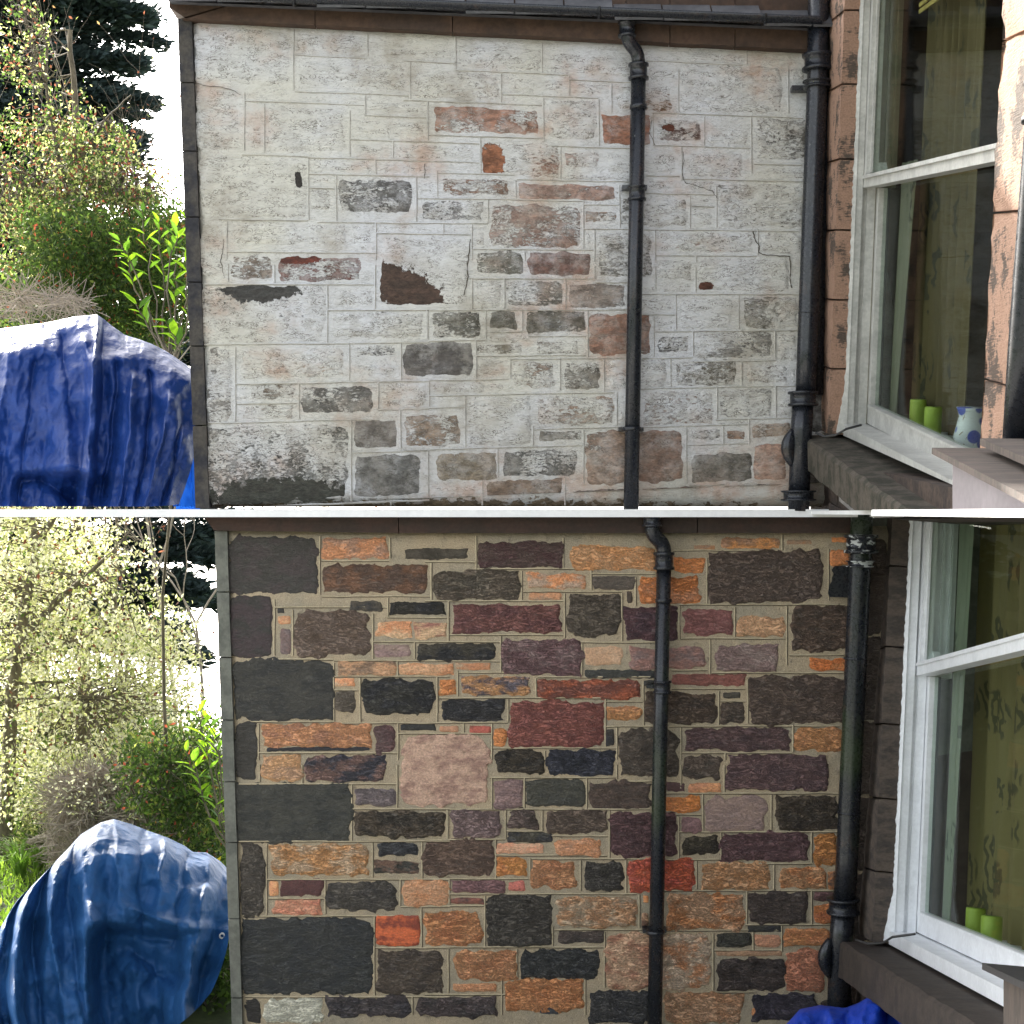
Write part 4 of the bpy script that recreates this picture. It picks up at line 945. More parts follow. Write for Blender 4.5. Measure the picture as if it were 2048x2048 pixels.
    mk('sash_lining', Fm.box(ca[2], ls0 - 0.003, w0 - 0.004, w0 + 0.1, hs0 + 0.02, hm0 - 0.002), BOXF, M_CREAM if up else wm, sw)
    sb = mk('sash', Fm.box(ls0, ls1, w0 - 0.05, w0 + 0.02, hb0, hm0 - 0.002), BOXF, wm, sw)
    mk('stile_bead', Fm.box(ls1 - 0.006, ls1 + 0.004, w0 - 0.058, w0 - 0.0501, hb1, hm0 - 0.002), BOXF, M_BLACK, sb)
    mk('bottom_rail', Fm.box(ls0, ls1 - 0.004, w1 + 0.05, w0 - 0.051, hb0, hb1), BOXF, wm, sb)
    mk('rail_bead', Fm.box(ls0 - 0.007, ls0 - 0.0003, w1 + 0.05, w0 - 0.03, hb1 - 0.012, hb1 - 0.001), BOXF, wm, sb)
    mk('pane', Fm.box((ls0 + ls1) / 2, (ls0 + ls1) / 2 + 0.004, w1 + 0.03, w0 - 0.051, hb1 + 0.0005, hm0 - 0.004), BOXF, M_GLASS, sb)
    # painted timber sill on the stone
    wsx = U(c['wsill'])
    ht0 = hb0 - 0.006
    v, f = Fm.poly_uw([(wsx, w0 - 0.03), (wsx, w1 - 0.1), (ls1, w1 - 0.1), (ls1, w0 + 0.02), (ca[0], w0 + 0.02)], hs0, ht0)
    v = [p if i < 5 else p for i, p in enumerate(v)]
    mk('timber_sill', v, f, wm, sw)
    mk('window_board', Fm.box(ls1 + 0.012, ls1 + 0.35, w1, w0 + 0.1, hb1 - 0.075, hb1 - 0.055), BOXF, wm, sw)
    return dict(Uf=Uf, w0=w0, w1=w1, ug=(ls0 + ls1) / 2, ls1=ls1, hsill=hsill, htop=htop, hboard=hb1 - 0.055, ww=ww, U=U, Hh=Hh, hb1=hb1, hm0=hm0)

FU = Frame(1100, 503, math.radians(0.4))
FL = Frame(1113, 1526, math.radians(4.7))
cu = dict(row=670, corner=(1664, 670), casing=(1697, 1713, 1740), ustile=(1714, 1738), cheek=(1738, 1778), lstile=(1741, 1761), glass_lo=1761,
          top=(1700, -70), sill=(1655, 871), joints=[20, 168, 318, 460, 600, 738], rail_top=(1742, 351), rail_bot=(1742, 376), brail_top=(1742, 808), brail_bot=(1742, 846),
          wsill=1692, sillx=1624, sill_t=0.155, sill_far=0.16, below=0.5, w1=-2.3, jamb=M_PEACH, jamb_near=M_PEACH, sillmat=M_SILL_UP, white=M_WHITE_UP,
          label_wall='upper wall of worn peach dressed stone around the old white window', label_win='old off-white sash window with dark panes above the white ledge')
a_ = FU.onu(2004, 180, FU.L(P(1664, 670, -0.25))[0]); b_ = FU.onu(1966, 720, FU.L(P(1664, 670, -0.25))[0]); w0_ = FU.L(P(1664, 670, -0.25))[1]
cu['w1'] = (a_[0] + b_[0]) / 2 - w0_
CLIP[0] = HC + 0.0065
RU = window_wall('upper', FU, cu, {'up': True})
CLIP[0] = -1e9
cl = dict(row=1600, corner=(1758, 1600), casing=(1797, 1817, 1842), ustile=(1822, 1846), cheek=(1846, 1893), lstile=(1844, 1864), glass_lo=1864,
          top=(1800, 1010), sill=(1745, 1886), joints=[1130, 1292, 1447, 1597, 1744], rail_top=(1848, 1327), rail_bot=(1840, 1352), brail_top=(1842, 1822), brail_bot=(1838, 1864),
          wsill=1788, sillx=1709, sill_t=0.17, sill_far=0.18, below=0.8, w1=-2.6, jamb=M_JAMB_LO, jamb_near=M_JAMB_LO, sillmat=M_SILL_LO, white=M_WHITE_LO,
          label_wall='lower wall of dark brown dressed stone around the bright white window', label_win='bright white sash window with a green curtain behind it below the white ledge')
CLIP[1] = HC - 0.0105
RL = window_wall('lower', FL, cl, {'up': False})
CLIP[1] = 1e9

# curtains
def curtain(Fm, u, wa, wb, h0, h1, amp, waves, label, tint, taper=0.0):
    nu, nh = 110, 14
    V = []
    for j in range(nh + 1):
        t = j / nh
        for i in range(nu + 1):
            s = i / nu; w = wa + (wb - wa) * s * (1 - taper * (1 - t))
            V.append(Fm.W(u + amp * math.sin(s * waves * 6.28 + 0.4 * math.sin(3 * t)) * (0.7 + 0.3 * math.sin(s * 23)) + 0.3 * amp * math.sin(s * waves * 14 + 2 * t), w, h0 + (h1 - h0) * t))
    Fq = np.array([(j * (nu + 1) + i, j * (nu + 1) + i + 1, (j + 1) * (nu + 1) + i + 1, (j + 1) * (nu + 1) + i) for j in range(nh) for i in range(nu)])
    o = mk('curtain', np.array(V), Fq, M_CURTAIN, None, True, props={'tint': tint})
    tag(o, label, 'curtain')
curtain(FU, RU['ls1'] + 0.135, RU['w0'] - 0.05, RU['w0'] - 0.95, RU['hboard'] + 0.01, RU['htop'], 0.022, 7, 'drab olive curtain with dark palm leaves behind the old upper window', lin((124, 110, 80), 0.7))
curtain(FL, RL['ls1'] + 0.17, RL['w0'] + 0.02, RL['w0'] - 1.7, RL['hboard'] + 0.01, RL['htop'] - 0.03, 0.030, 9, 'yellow-green curtain with dark palm leaves behind the lower window', lin((146, 134, 94), 0.8))
curtain(FL, RL['ls1'] + 0.06, RL['w0'] - 0.02, RL['w0'] - 0.30, RL['hboard'] + 0.01, RL['htop'] - 0.03, 0.012, 3, 'pale grey-green net curtain at the far side of the lower window', lin((150, 158, 140), 1.0), 0.5)
curtain(FU, RU['ls1'] + 0.05, RU['w0'] - 0.02, RU['w0'] - 0.34, RU['hboard'] + 0.01, RU['hm0'] + .1, 0.012, 3, 'thin grey net curtain at the far side of the old upper window', lin((140, 140, 120), 0.8), 0.6)

# candles and vase standing on the inner window boards
def lathe(base, up, prof, ns=20):
    up = up / np.linalg.norm(up)
    return tube([np.array(base) + up * h for h, r in prof], [r for h, r in prof], ns)
def candle(Fm, R, px, py_top, rpx, dw, label, grp):
    U_ = R['ls1'] + dw
    w, h = Fm.onu(px, py_top, U_)
    d = -(Fm.W(U_, w, h)[1] - -D)
    r = rpx * abs(d) / FPX
    b = Fm.W(U_, w, R['hboard'])
    ht = h - R['hboard']
    cd = empty('candle', tuple(b), label, 'candle', grp)
    v, f = lathe(b, Fm.eh, [(0, r * .96), (ht * .06, r), (ht * .93, r), (ht, r * .95), (ht, r * .86), (ht - .006, r * .72), (ht - .008, r * .1)]); mk('wax', v, f, M_CANDLE, cd, True)
    v, f = lathe(b + Fm.eh * (ht - .009), Fm.eh, [(0, .0015), (.014, .001)], 6); mk('wick', v, f, M_BLACK, cd)
candle(FU, RU, 1837, 799, 16.5, 0.075, 'left lime green pillar candle behind the upper window, half hidden by the other', None)
candle(FU, RU, 1867, 814, 17.5, 0.052, 'right lime green pillar candle behind the upper window, nearer the patterned vase', None)
candle(FL, RL, 1952, 1816, 19.5, 0.085, 'left lime green pillar candle behind the lower window, half hidden by the other', None)
candle(FL, RL, 1984, 1832, 21, 0.056, 'right lime green pillar candle behind the lower window, the nearer of the two', None)
w, h = FU.onu(1944, 815, RU['ls1'] + 0.075)
b = FU.W(RU['ls1'] + 0.075, w, RU['hboard'])
n_ = N('white_china_with_blue_flowers')
vv = n_.n('ShaderNodeTexVoronoi'); n_.put(vv.inputs['Vector'], n_.pos()); vv.inputs['Scale'].default_value = 17
sc_ = n_.noise(30, 3, 0.6, None, 2.0)
n_.bsdf(n_.mix(n_.ramp(vv.outputs['Distance'], 0.50, 0.40), n_.mix(n_.ramp(sc_, 0.62, 0.66), (0.62, 0.64, 0.68), (0.25, 0.16, 0.10)), (0.06, 0.09, 0.42)), 0.25)
vs = empty('vase', tuple(b), 'white china vase with blue flowers behind the upper window', 'vase')
ht = h - RU['hboard']
v, f = lathe(b, FU.eh, [(0, .040), (.01, .046), (ht * .35, .060), (ht * .62, .050), (ht * .8, .043), (ht * .95, .050), (ht, .054), (ht, .050), (ht * .8, .038)]); mk('vase_body', v, f, n_.m, vs, True)

# slats added in the upper window to copy a roof edge reflection, no real blind 
bl = empty('slatted_blind', tuple(FU.W(RU['ls1'] + .1, RU['w0'] - 1.0, RU['htop'] - .4)), 'yellowish slatted blind rolled up at the head of the upper window', 'blind')
for k in range(9):
    hh0 = RU['Hh'](1760, 44 - k * 13); uu = RU['ls1'] + 0.04
    V = []; Fc = []
    for i in range(25):
        w = RU['w0'] - 0.28 - (2.0) * i / 24; j = 0.010 * float(fbm(np.array([w * 4.]), np.array([k * 3.]), 3)[0]) * 2
        for q in ((0, 0), (0.006, 0), (0.006, 0.016), (0, 0.016)): V.append(FU.W(uu + q[0], w, hh0 + q[1] + j - 0.12 * i / 24 * 0))
    for i in range(24):
        for q in range(4): Fc.append((i * 4 + q, i * 4 + (q + 1) % 4, i * 4 + 4 + (q + 1) % 4, i * 4 + 4 + q))
    mk('slat', V, Fc, m_simple('straw_slat', lin((170, 150, 80), 1.0), 0.7) if k == 0 else bpy.data.materials['straw_slat'], bl)

# black pipe on the near edge of the upper window wall
uq = RU['Uf'] - 0.05
def at_u(Fm, px, py, U_):
    w, h = Fm.onu(px, py, U_); return Fm.W(U_, w, h)
pp = [at_u(FU, 2098, -20, uq), at_u(FU, 2086, 150, uq), at_u(FU, 2044, 700, uq), at_u(FU, 2028, 960, uq)]
dp = empty('drainpipe', tuple(pp[-1]), 'black drainpipe on the near edge of the upper window, at the far right', 'drainpipe')
v, f = tube(pp, 0.034, 18); mk('pipe', v, f, M_PIPE, dp, True)
for py, x in ((135, 2087), (160, 2085), (235, 2080)):
    a, b = at_u(FU, x, py, uq), at_u(FU, x, py + 9, uq)
    v, f = tube([a, b], 0.043, 18); mk('socket_ring', v, f, M_PIPE, dp, True)

# air brick under the upper sill
w_, h_ = FU.onu(1700, 992, RU['Uf'] + 0.01)
ab = empty('air_brick', tuple(FU.W(RU['Uf'], w_, h_)), 'pale air brick in the shaded brickwork under the upper window sill', 'vent')
mk('vent_plate', FU.box(RU['Uf'] - 0.004, RU['Uf'] + 0.02, w_ - 0.16, w_ + 0.16, h_ - 0.045, h_ + 0.045), BOXF, M_VENT, ab)
for i in range(3):
    for j in range(2):
        mk('vent_hole', FU.box(RU['Uf'] - 0.0055, RU['Uf'] + 0.01, w_ - 0.12 + i * 0.09, w_ - 0.07 + i * 0.09, h_ - 0.03 + j * 0.032, h_ - 0.012 + j * 0.032), BOXF, M_BLACK, ab)

# cables lying on the sills
def cable(Fm, R, pts, label):
    q = []
    for (px, py, U_) in pts: q.append(at_u(Fm, px, py, U_))
    sm = []
    for i in range(len(q) - 1):
        for t in np.linspace(0, 1, 6, endpoint=False): sm.append(q[i] * (1 - t) + q[i + 1] * t)
    sm.append(q[-1])
    v, f = tube(sm, 0.005, 6); tag(mk('cable', v, f, M_CABLE, None, True), label, 'cable')
uf = RU['Uf']
cable(FU, RU, [(1632, 866, uf - .06), (1650, 873, uf - .05), (1672, 870, uf - .03), (1692, 858, uf - .01), (1722, 850, uf + .06)], 'dark cable looping over the mossy upper window sill')
uf = RL['Uf']
cable(FL, RL, [(1712, 1880, uf - .06), (1738, 1888, uf - .05), (1765, 1886, uf - .03), (1785, 1874, uf - .01), (1830, 1868, uf + .06)], 'grey cable looping over the brown lower window sill')

# wooden boxes at the right edge, one in front of each window
def hutch(Fm, px, py, dist, floor_z, label, mats, second):
    c = np.array([0, -D, HC]) + Fm.ray(px, py) * dist
    u0, w0, h0 = Fm.L(c)
    hb_ = empty('wooden_box', (c[0] + .3, c[1] - .3, floor_z), label, 'box')
    top = [Fm.W(u0 + a, w0 + b, h0) for a, b in ((0, -0.75), (0.75, -0.75), (0.75, 0), (0, 0))]
    foot = [np.array([p[0], p[1], floor_z]) for p in top]
    mk('box_body', foot + top, BOXF, mats[1], hb_)
    mk('lid_board', Fm.box(u0 - 0.045, u0 + 0.85, w0 - 0.85, w0 + 0.03, h0 + 0.001, h0 + 0.017), BOXF, mats[0], hb_)
    if second:
        mk('lid_board', Fm.box(u0 + 0.05, u0 + 0.9, w0 - 0.6, w0 - 0.06, h0 + 0.035, h0 + 0.052), BOXF, mats[0], hb_)
        mk('lid_batten', Fm.box(u0 + 0.09, u0 + 0.12, w0 - 0.45, w0 + 0.02, h0 + 0.0175, h0 + 0.0345), BOXF, mats[2], hb_)
    for s in (0.0, 0.37, 0.74):
        pass
hutch(FU, 1905, 912, 4.05, HC + 0.006, 'pale wooden box with two overlapping weathered lid boards in front of the upper window', (M_WOOD, M_WOOD_W, M_BLACK), True)
hutch(FL, 2007, 1946, 4.0, 0.0, 'wooden box with a dark lid at the right edge in front of the lower window', (M_BLACK, M_WOOD, M_BLACK), False)

# ------------------------------------------------------------------ tarpaulins
def poly_at(pts, n):
    p = np.array(pts, float); d = np.r_[0, np.cumsum(np.hypot(*np.diff(p, axis=0).T))]; t = np.linspace(0, d[-1], n)
    return np.stack([np.interp(t, d, p[:, 0]), np.interp(t, d, p[:, 1])], 1)
def tarp(name, label, top, mid, bot, Yc, flare, folds, mat, seed, n=210, m=160, wrap=(0.0, 0.0), back=0.9, zmin=0.0, crink=0.018, pleats=(), hollow=()):
    T_, Mi, B_ = poly_at(top, n), poly_at(mid, n), poly_at(bot, n)
    s = np.linspace(0, 1, n)[None, :]
    vb = np.linspace(-0.55, 0, 18)[:-1]; vf = np.linspace(0, 1, m) ** 1.15
    v = np.r_[vb, vf][:, None]
    vv = np.clip(v, 0, 1)
    l0, l1, l2 = 2 * (vv - .5) * (vv - 1), -4 * vv * (vv - 1), 2 * vv * (vv - .5)
    px = l0 * T_[:, 0] + l1 * Mi[:, 0] + l2 * B_[:, 0]; py = l0 * T_[:, 1] + l1 * Mi[:, 1] + l2 * B_[:, 1]
    rnd = 1 - np.exp(-vv * 9)
    dep = Yc - flare * (0.30 * rnd + 0.70 * vv ** 0.9)
    dep = dep + wrap[0] * sstep((0.14 - s) / 0.14) * (1 + 0 * v) + wrap[1] * sstep((s - 0.86) / 0.14)
    for (s0, v0, s1, v1, wd, am) in folds:
        t = np.clip((vv - v0) / (v1 - v0), 0, 1)
        c = s0 + (s1 - s0) * t + 0.010 * (np.abs(((t * 2.3 + s0 * 7) % 1) * 2 - 1) - .5)
        x = (s - c) / wd
        g = np.where(x < 0, np.exp(-np.abs(x) * 2.6), np.exp(-np.abs(x) ** 1.25 * .7)) * sstep((vv - v0) / 0.08 + 0.4) * sstep((v1 - vv) / 0.10 + 0.5)
        dep = dep - 0.9 * am * g
    dep = dep + crink * 0.8 * (np.abs(fbm(px / 40 + seed, py / 70, 3)) * 3 - .3) * (0.35 + vv) + 0.012 * (np.abs(fbm(px / 15 + py / 60 + seed, py / 26, 2)) * 2.5)
    for amp, v0, kn in pleats:               # broad flat panels of cloth between sharp folds, fanning out from the top
        kn = np.array(kn); hk = np.where(np.arange(len(kn)) % 2, 1.0, 0.15) * (0.6 + 0.4 * np.random.RandomState(len(kn)).rand(len(kn)))
        sk = s + 0.018 * fbm(vv * 3 + seed, s * 4 + seed, 2) * 2
        dep = dep - amp * np.interp(sk, kn, hk) * (0.12 + 0.88 * sstep((vv - v0) / 0.7))
    for amp, s0, s1, v0 in hollow:           # the sheet hangs in under a bulge
        dep = dep + amp * sstep((s - s0) / .05) * sstep((s1 - s) / .05) * sstep((vv - v0) / .07)
    cr_ = np.random.RandomState(int(seed * 10)); hc = 0
    for k in range(9):
        a = cr_.rand() * 3.14159; lam = 55 + 110 * cr_.rand()
        q = (px * math.cos(a) + py * math.sin(a)) / lam + cr_.rand() + 0.35 * fbm(px / 160 + k, py / 160 + seed, 2)
        hc = hc + np.abs(2 * (q - np.floor(q)) - 1) * sstep((fbm(px / 70 + 7 * k, py / 70 + seed, 2) + .12) / .25) * (lam / 110)
    dep = dep - 0.026 * hc * (0.25 + 0.75 * sstep(vv / .15))
    bk = np.clip(-v, 0, 1)
    dep = dep + back * bk * 1.6
    py = py + bk * 420
    sp = (D + dep) / FPX
    X = (px - 1024) * sp; Z = np.maximum(HC - (py - 1024) * sp, zmin)
    V = np.stack([X.ravel(), dep.ravel(), Z.ravel()], 1)
    r = V.reshape(v.shape[0], n, 3)
    F_ = np.array([(j * n + i, (j + 1) * n + i, (j + 1) * n + i + 1, j * n + i + 1) for j in range(v.shape[0] - 1) for i in range(n - 1)])
    o = mk(name, V, F_, mat, None, True)
    tag(o, label, 'tarpaulin')
    return o, r
tl, rl = tarp('tarpaulin', 'worn blue tarpaulin draped in pleats over a tall heap on the lawn',
     [(-60,1960),(20,1857),(88,1758),(128,1706),(161,1669),(201,1645),(228,1638),(262,1648),(295,1661),(335,1675),(370,1692),(386,1704),(413,1705),(440,1722),(458,1740)],
     [(-170,2080),(-60,1960),(0,1880),(70,1850),(130,1840),(190,1840),(235,1840),(270,1845),(300,1850),(335,1855),(375,1858),(395,1858),(425,1858),(448,1862),(459,1868)],
     [(-240,2110),(-150,2110),(-60,2110),(20,2110),(90,2110),(150,2110),(200,2110),(240,2110),(270,2106),(300,2095),(330,2075),(350,2055),(376,2035),(400,2012),(422,1985)],
     0.95, 0.75,
     [(.36,0,.10,.95,.020,-.11),(.375,0,.19,.75,.016,.10),(.385,.0,.36,.9,.012,-.09),(.40,.0,.40,1,.035,.12),(.45,.0,.47,1,.018,-.10),(.47,.0,.545,1,.022,.11),(.52,.05,.60,.95,.018,-.06),(.545,.02,.62,.55,.025,.08),
      (.24,.25,.05,1,.025,-.09),(.28,.3,.14,1,.022,.08),(.64,.0,.70,.45,.02,.06),(.72,.0,.76,.55,.02,-.07),(.79,.0,.80,.5,.022,.09),(.86,.02,.85,.6,.02,-.07),(.93,.0,.90,.8,.02,.07),(.70,.42,.86,.50,.10,.12),(.72,.60,.86,.80,.08,-.13),(.66,.5,.62,1,.03,-.08),(.97,.1,.93,1,.02,-.06)],
     M_TARP_LO, 3.3, wrap=(0.0, 0.25), pleats=[(.15, -.1, [0,.09,.17,.26,.33,.36,.385,.41,.45,.49,.54,.60,.66,.74,.80,.88,.93,1])], hollow=[(.20,.60,.90,.50),(.08,.66,.84,.70)])
# eyelet
p = P(446, 1870, 0.30)
V = []; Fc = []
for k in range(16):
    a = 2 * math.pi * k / 16
    for r, y in ((.0085, -.006), (.015, -.006), (.015, .006), (.0085, .006)): V.append(p + np.array([r * math.cos(a), y - 0.03, r * math.sin(a)]))
for k in range(16):
    for q in range(4): Fc.append((k * 4 + q, k * 4 + (q + 1) % 4, ((k + 1) % 16) * 4 + (q + 1) % 4, ((k + 1) % 16) * 4 + q))
# seat the eyelet on the cloth
i_ = np.unravel_index(np.argmin((( (rl[..., 0] / (D + rl[..., 1]) * FPX + 1024) - 446) ** 2 + ((HC - rl[..., 2]) / (D + rl[..., 1]) * FPX + 1024 - 1870) ** 2)), rl.shape[:2])
dv = rl[i_] - p
mk('eyelet', np.array(V) + dv + np.array([0, 0.02, 0]), Fc, M_METAL, tl, True)

tu, ru = tarp('tarpaulin', 'deep blue tarpaulin over a bulky heap on the white deck beside the painted wall',
     [(-80,668),(20,655),(101,644),(151,633),(194,629),(210,640),(223,651),(250,670),(280,679),(304,688),(330,701),(344,710),(370,728),(392,744)],
     [(-80,840),(20,830),(101,820),(151,815),(190,815),(215,815),(240,820),(265,825),(290,830),(315,838),(340,845),(356,850),(378,855),(398,860)],
     [(-80,1013),(20,1013),(95,1013),(140,1013),(180,1013),(210,1013),(235,1013),(260,1013),(280,1013),(300,1013),(320,1012),(335,1011),(348,1010),(358,1008)],
     1.35, 0.62,
     [(.57,0,.60,1,.03,-.10),(.545,.0,.53,.9,.02,.08),(.40,.08,.47,.6,.05,-.09),(.50,.1,.56,.8,.03,.07),(.30,.2,.26,1,.03,-.07),(.70,.25,.72,1,.035,.10),(.78,.2,.80,1,.02,-.09),(.64,.2,.64,1,.025,-.09),(.86,.3,.84,1,.03,.08),(.92,.3,.92,1,.02,-.08),(.20,.1,.12,.9,.04,.06),(.45,.78,.60,.86,.14,.12),(.35,.86,.55,1,.10,-.12),(.50,.9,.62,1,.05,.09)],
     M_TARP_UP, 8.1, wrap=(0, 0.1), back=0.7, zmin=HC + 0.013, pleats=[(.13, 0.0, [0,.10,.19,.28,.36,.45,.52,.56,.61,.68,.74,.80,.86,.93,1])], hollow=[(.14,.22,.56,.80)])
# sunlit thin sheet hanging loose behind, by the corner
tarp('tarpaulin', 'bright thin blue sheet glowing in the sun at the foot of the painted wall corner',
     [(352,905),(366,892),(380,886),(400,884)], [(348,955),(362,950),(378,948),(402,948)], [(346,1013),(360,1013),(378,1013),(402,1013)],
     1.75, 0.15, [(.3,0,.2,1,.08,.03),(.6,0,.7,1,.08,-.04)], M_TARP_LIT, 1.7, n=30, m=30, back=0.15, zmin=HC + 0.013)
tarp('tarpaulin', 'crumpled cobalt blue tarpaulin on the ground under the lower window',
     [(1560,2062),(1600,2018),(1640,2010),(1690,2016),(1716,2006),(1738,1993),(1765,1987),(1790,1991),(1812,2000),(1840,2004),(1866,2016),(1884,2034),(1905,2062)],
     [(1540,2085),(1590,2060),(1640,2050),(1690,2055),(1716,2050),(1738,2045),(1765,2040),(1790,2045),(1812,2050),(1840,2050),(1866,2060),(1890,2075),(1915,2090)],
     [(1530,2130),(1580,2130),(1640,2130),(1690,2130),(1716,2130),(1738,2130),(1765,2130),(1790,2130),(1812,2130),(1840,2130),(1866,2130),(1895,2130),(1930,2130)],
     -0.75, 0.35, [(.50,0,.46,1,.03,.06),(.60,0,.62,1,.03,-.07),(.68,0,.70,1,.03,.06),(.30,0,.34,1,.04,.05),(.40,0,.40,1,.03,-.05)], M_TARP_COB, 5.9, n=90, m=40, back=0.2)

# ------------------------------------------------------------------ planting behind
def leaves(C, L_, Wd, pal, wts, spread=0.0, up=0.0, rng=RNG, bend=0.25, dirs=None):
    """a cloud of four-cornered leaves around the points C"""
    n = len(C)
    d = rng.normal(size=(n, 3)) if dirs is None else dirs + rng.normal(size=(n, 3)) * 0.35
    d[:, 2] += up; d /= np.linalg.norm(d, axis=1)[:, None]
    r = rng.normal(size=(n, 3)); s = np.cross(d, r); s /= np.linalg.norm(s, axis=1)[:, None]
    nn = np.cross(d, s)
    l = L_ * (0.6 + 0.8 * rng.rand(n))[:, None]; w = Wd * (0.6 + 0.8 * rng.rand(n))[:, None]
    V = np.stack([C, C + d * l * .45 + s * w * .5 + nn * l * bend * .3, C + d * l, C + d * l * .45 - s * w * .5 + nn * l * bend * .3], 1).reshape(-1, 3)
    F_ = np.arange(4 * n).reshape(n, 4)
    pal = np.array(pal); k = rng.choice(len(pal), n, p=np.array(wts) / sum(wts))
    col = pal[k] * (0.7 + 0.6 * rng.rand(n))[:, None]
    return V, F_, np.repeat(col, 4, 0)
def pxY(px, py, Y):
    px, py, Y = [np.asarray(a, float) for a in (px, py, Y)]
    s = (D + Y) / FPX
    return np.stack([(px - 1024) * s, Y, HC - (py - 1024) * s], 1)
def region(n, boxes, Y0, Y1, rng=RNG, clump=None, keep=None):
    """random points in a set of weighted pixel-bounded lobes (cx, cy, rx, ry, weight), between two depths, gathered in clumps"""
    out = []
    w = np.array([b[4] for b in boxes], float); w /= w.sum()
    per, rad = clump
    m = max(1, n // per)
    k = rng.choice(len(boxes), m, p=w)
    b = np.array(boxes)[k]
    a = rng.rand(m) * 6.283; r = np.sqrt(rng.rand(m))
    C = pxY(b[:, 0] + b[:, 2] * r * np.cos(a), b[:, 1] + b[:, 3] * r * np.sin(a), Y0 + (Y1 - Y0) * rng.rand(m))
    if keep is not None: C = C[keep(C)]
    Q = np.repeat(C, per, 0) + rng.normal(size=(len(C) * per, 3)) * rad * (0.4 + rng.rand(len(C) * per))[:, None]
    return C, Q
def branches(lines, ns=5):
    V = []; F_ = []
    for pts, r0, r1 in lines:
        v, f = tube(pts, list(np.linspace(r0, r1, len(pts))), ns, False)
        b = len(V); V += v; F_ += [tuple(i + b for i in q) for q in f]
    return V, F_
def wig(p0, p1, n, amp, rng=RNG):
    p0, p1 = np.array(p0), np.array(p1); t = np.linspace(0, 1, n)[:, None]
    q = p0 + (p1 - p0) * t; e = rng.normal(size=(n, 3)) * amp; e[0] = 0; e[-1] = 0
    return q + e * np.linalg.norm(p1 - p0)
def twigs_to(C, src, n, rng=RNG):
    """thin twigs that join some leaf clumps to the nearest points of the limbs"""
    src = np.array(src); out = []
    idx = rng.choice(len(C), min(n, len(C)), replace=False)
    for i in idx:
        d = np.linalg.norm(src - C[i], axis=1); j = np.argsort(d)[rng.randint(0, 4)]
        if d[j] < 1.6:
            q = wig(src[j], C[i], 4, 0.07, rng); out.append((q, 0.006, 0.002))
    return out

def tree(name, label, base, limbs, lobes, n, Y, clump, leaf, pal, wts, twigs, mat=M_LEAF, grp=None, extra=None, bark=M_BARK, crown_name='crown'):
    t = empty(name, tuple(base), label, 'tree' if 'tree' in name or 'conifer' in name else 'shrub', grp)
    lines = []; src = []
    for pts, r0, r1 in limbs:
        q = np.array([P(*p) for p in pts]); fine = []
        for i in range(len(q) - 1): fine += list(wig(q[i], q[i + 1], 5, 0.012)[:-1])
        fine.append(q[-1]); lines.append((fine, r0, r1)); src += fine[2:]
    C, Q = region(n, lobes, Y[0], Y[1], clump=clump)
    lines += twigs_to(C, src, twigs)
    V, F_ = branches(lines); mk('trunk', V, F_, bark, t, True)
    V, F_, c = leaves(Q, leaf[0], leaf[1], pal, wts, up=leaf[2]); mk(crown_name, V, F_, mat, t, False, cols=c)
    return t
YG = (0.60, 0.60, 0.33); YG2 = (0.40, 0.45, 0.16); CR = (0.80, 0.78, 0.63); RB = (0.20, 0.075, 0.05); DG = (0.045, 0.08, 0.02); MG = (0.10, 0.17, 0.035); RT = (0.42, 0.10, 0.06)
tree('spring_tree', 'pale yellow-green spring tree in the lower garden with a forked trunk at far left', P(4, 1960, 4.6) * np.array([1, 1, 0]),
     [([(4,1960,4.6),(10,1700,4.6),(18,1500,4.6),(23,1405,4.6),(35,1302,4.6),(54,1195,4.6),(65,1149,4.6),(74,1095,4.6),(63,1036,4.7),(58,960,4.8)],.062,.022),([(74,1095,4.6),(92,1062,4.5),(112,1030,4.4),(140,960,4.3)],.03,.012),
      ([(40,1292,4.6),(70,1250,4.4),(113,1203,4.3),(172,1152,4.2),(225,1105,4.2),(262,1060,4.3)],.034,.008),([(36,1325,4.6),(80,1308,4.8),(135,1286,5.0),(190,1260,5.2),(245,1242,5.3)],.022,.006),([(30,1400,4.6),(120,1396,4.4),(220,1392,4.3)],.010,.004),
      ([(30,1368,4.6),(110,1364,4.8),(150,1366,4.9)],.012,.004),([(98,1450,5.2),(170,1432,5.2),(240,1410,5.2),(290,1385,5.2)],.016,.005),([(260,1545,5.4),(246,1490,5.4),(240,1440,5.5),(255,1330,5.5),(235,1225,5.5),(222,1150,5.5)],.030,.006),([(300,1500,5.6),(306,1440,5.6),(296,1330,5.6),(330,1200,5.6)],.03,.005)],
     [(90,1120,140,120,4),(20,1100,90,130,2),(60,1330,120,130,3),(190,1330,150,110,4),(220,1200,110,100,1.5),(-110,800,110,160,3),(-90,1010,100,150,3),(-100,1280,110,160,3),(300,1340,100,110,2.6),(120,1480,150,90,3),(330,1430,80,80,1.5),(60,1560,110,80,2.4),(200,1090,100,60,.6),(345,1260,60,90,.4),(250,1530,120,60,1.6),(150,1600,120,50,1.2)],  # lobes left of the view are added to shade the pleated tarpaulin
     40000, (3.9, 6.2), (10, .05), (.036, .019, .2), [YG, YG2, CR, RB, MG], [4, 2.2, 5, .4, .6], 620)
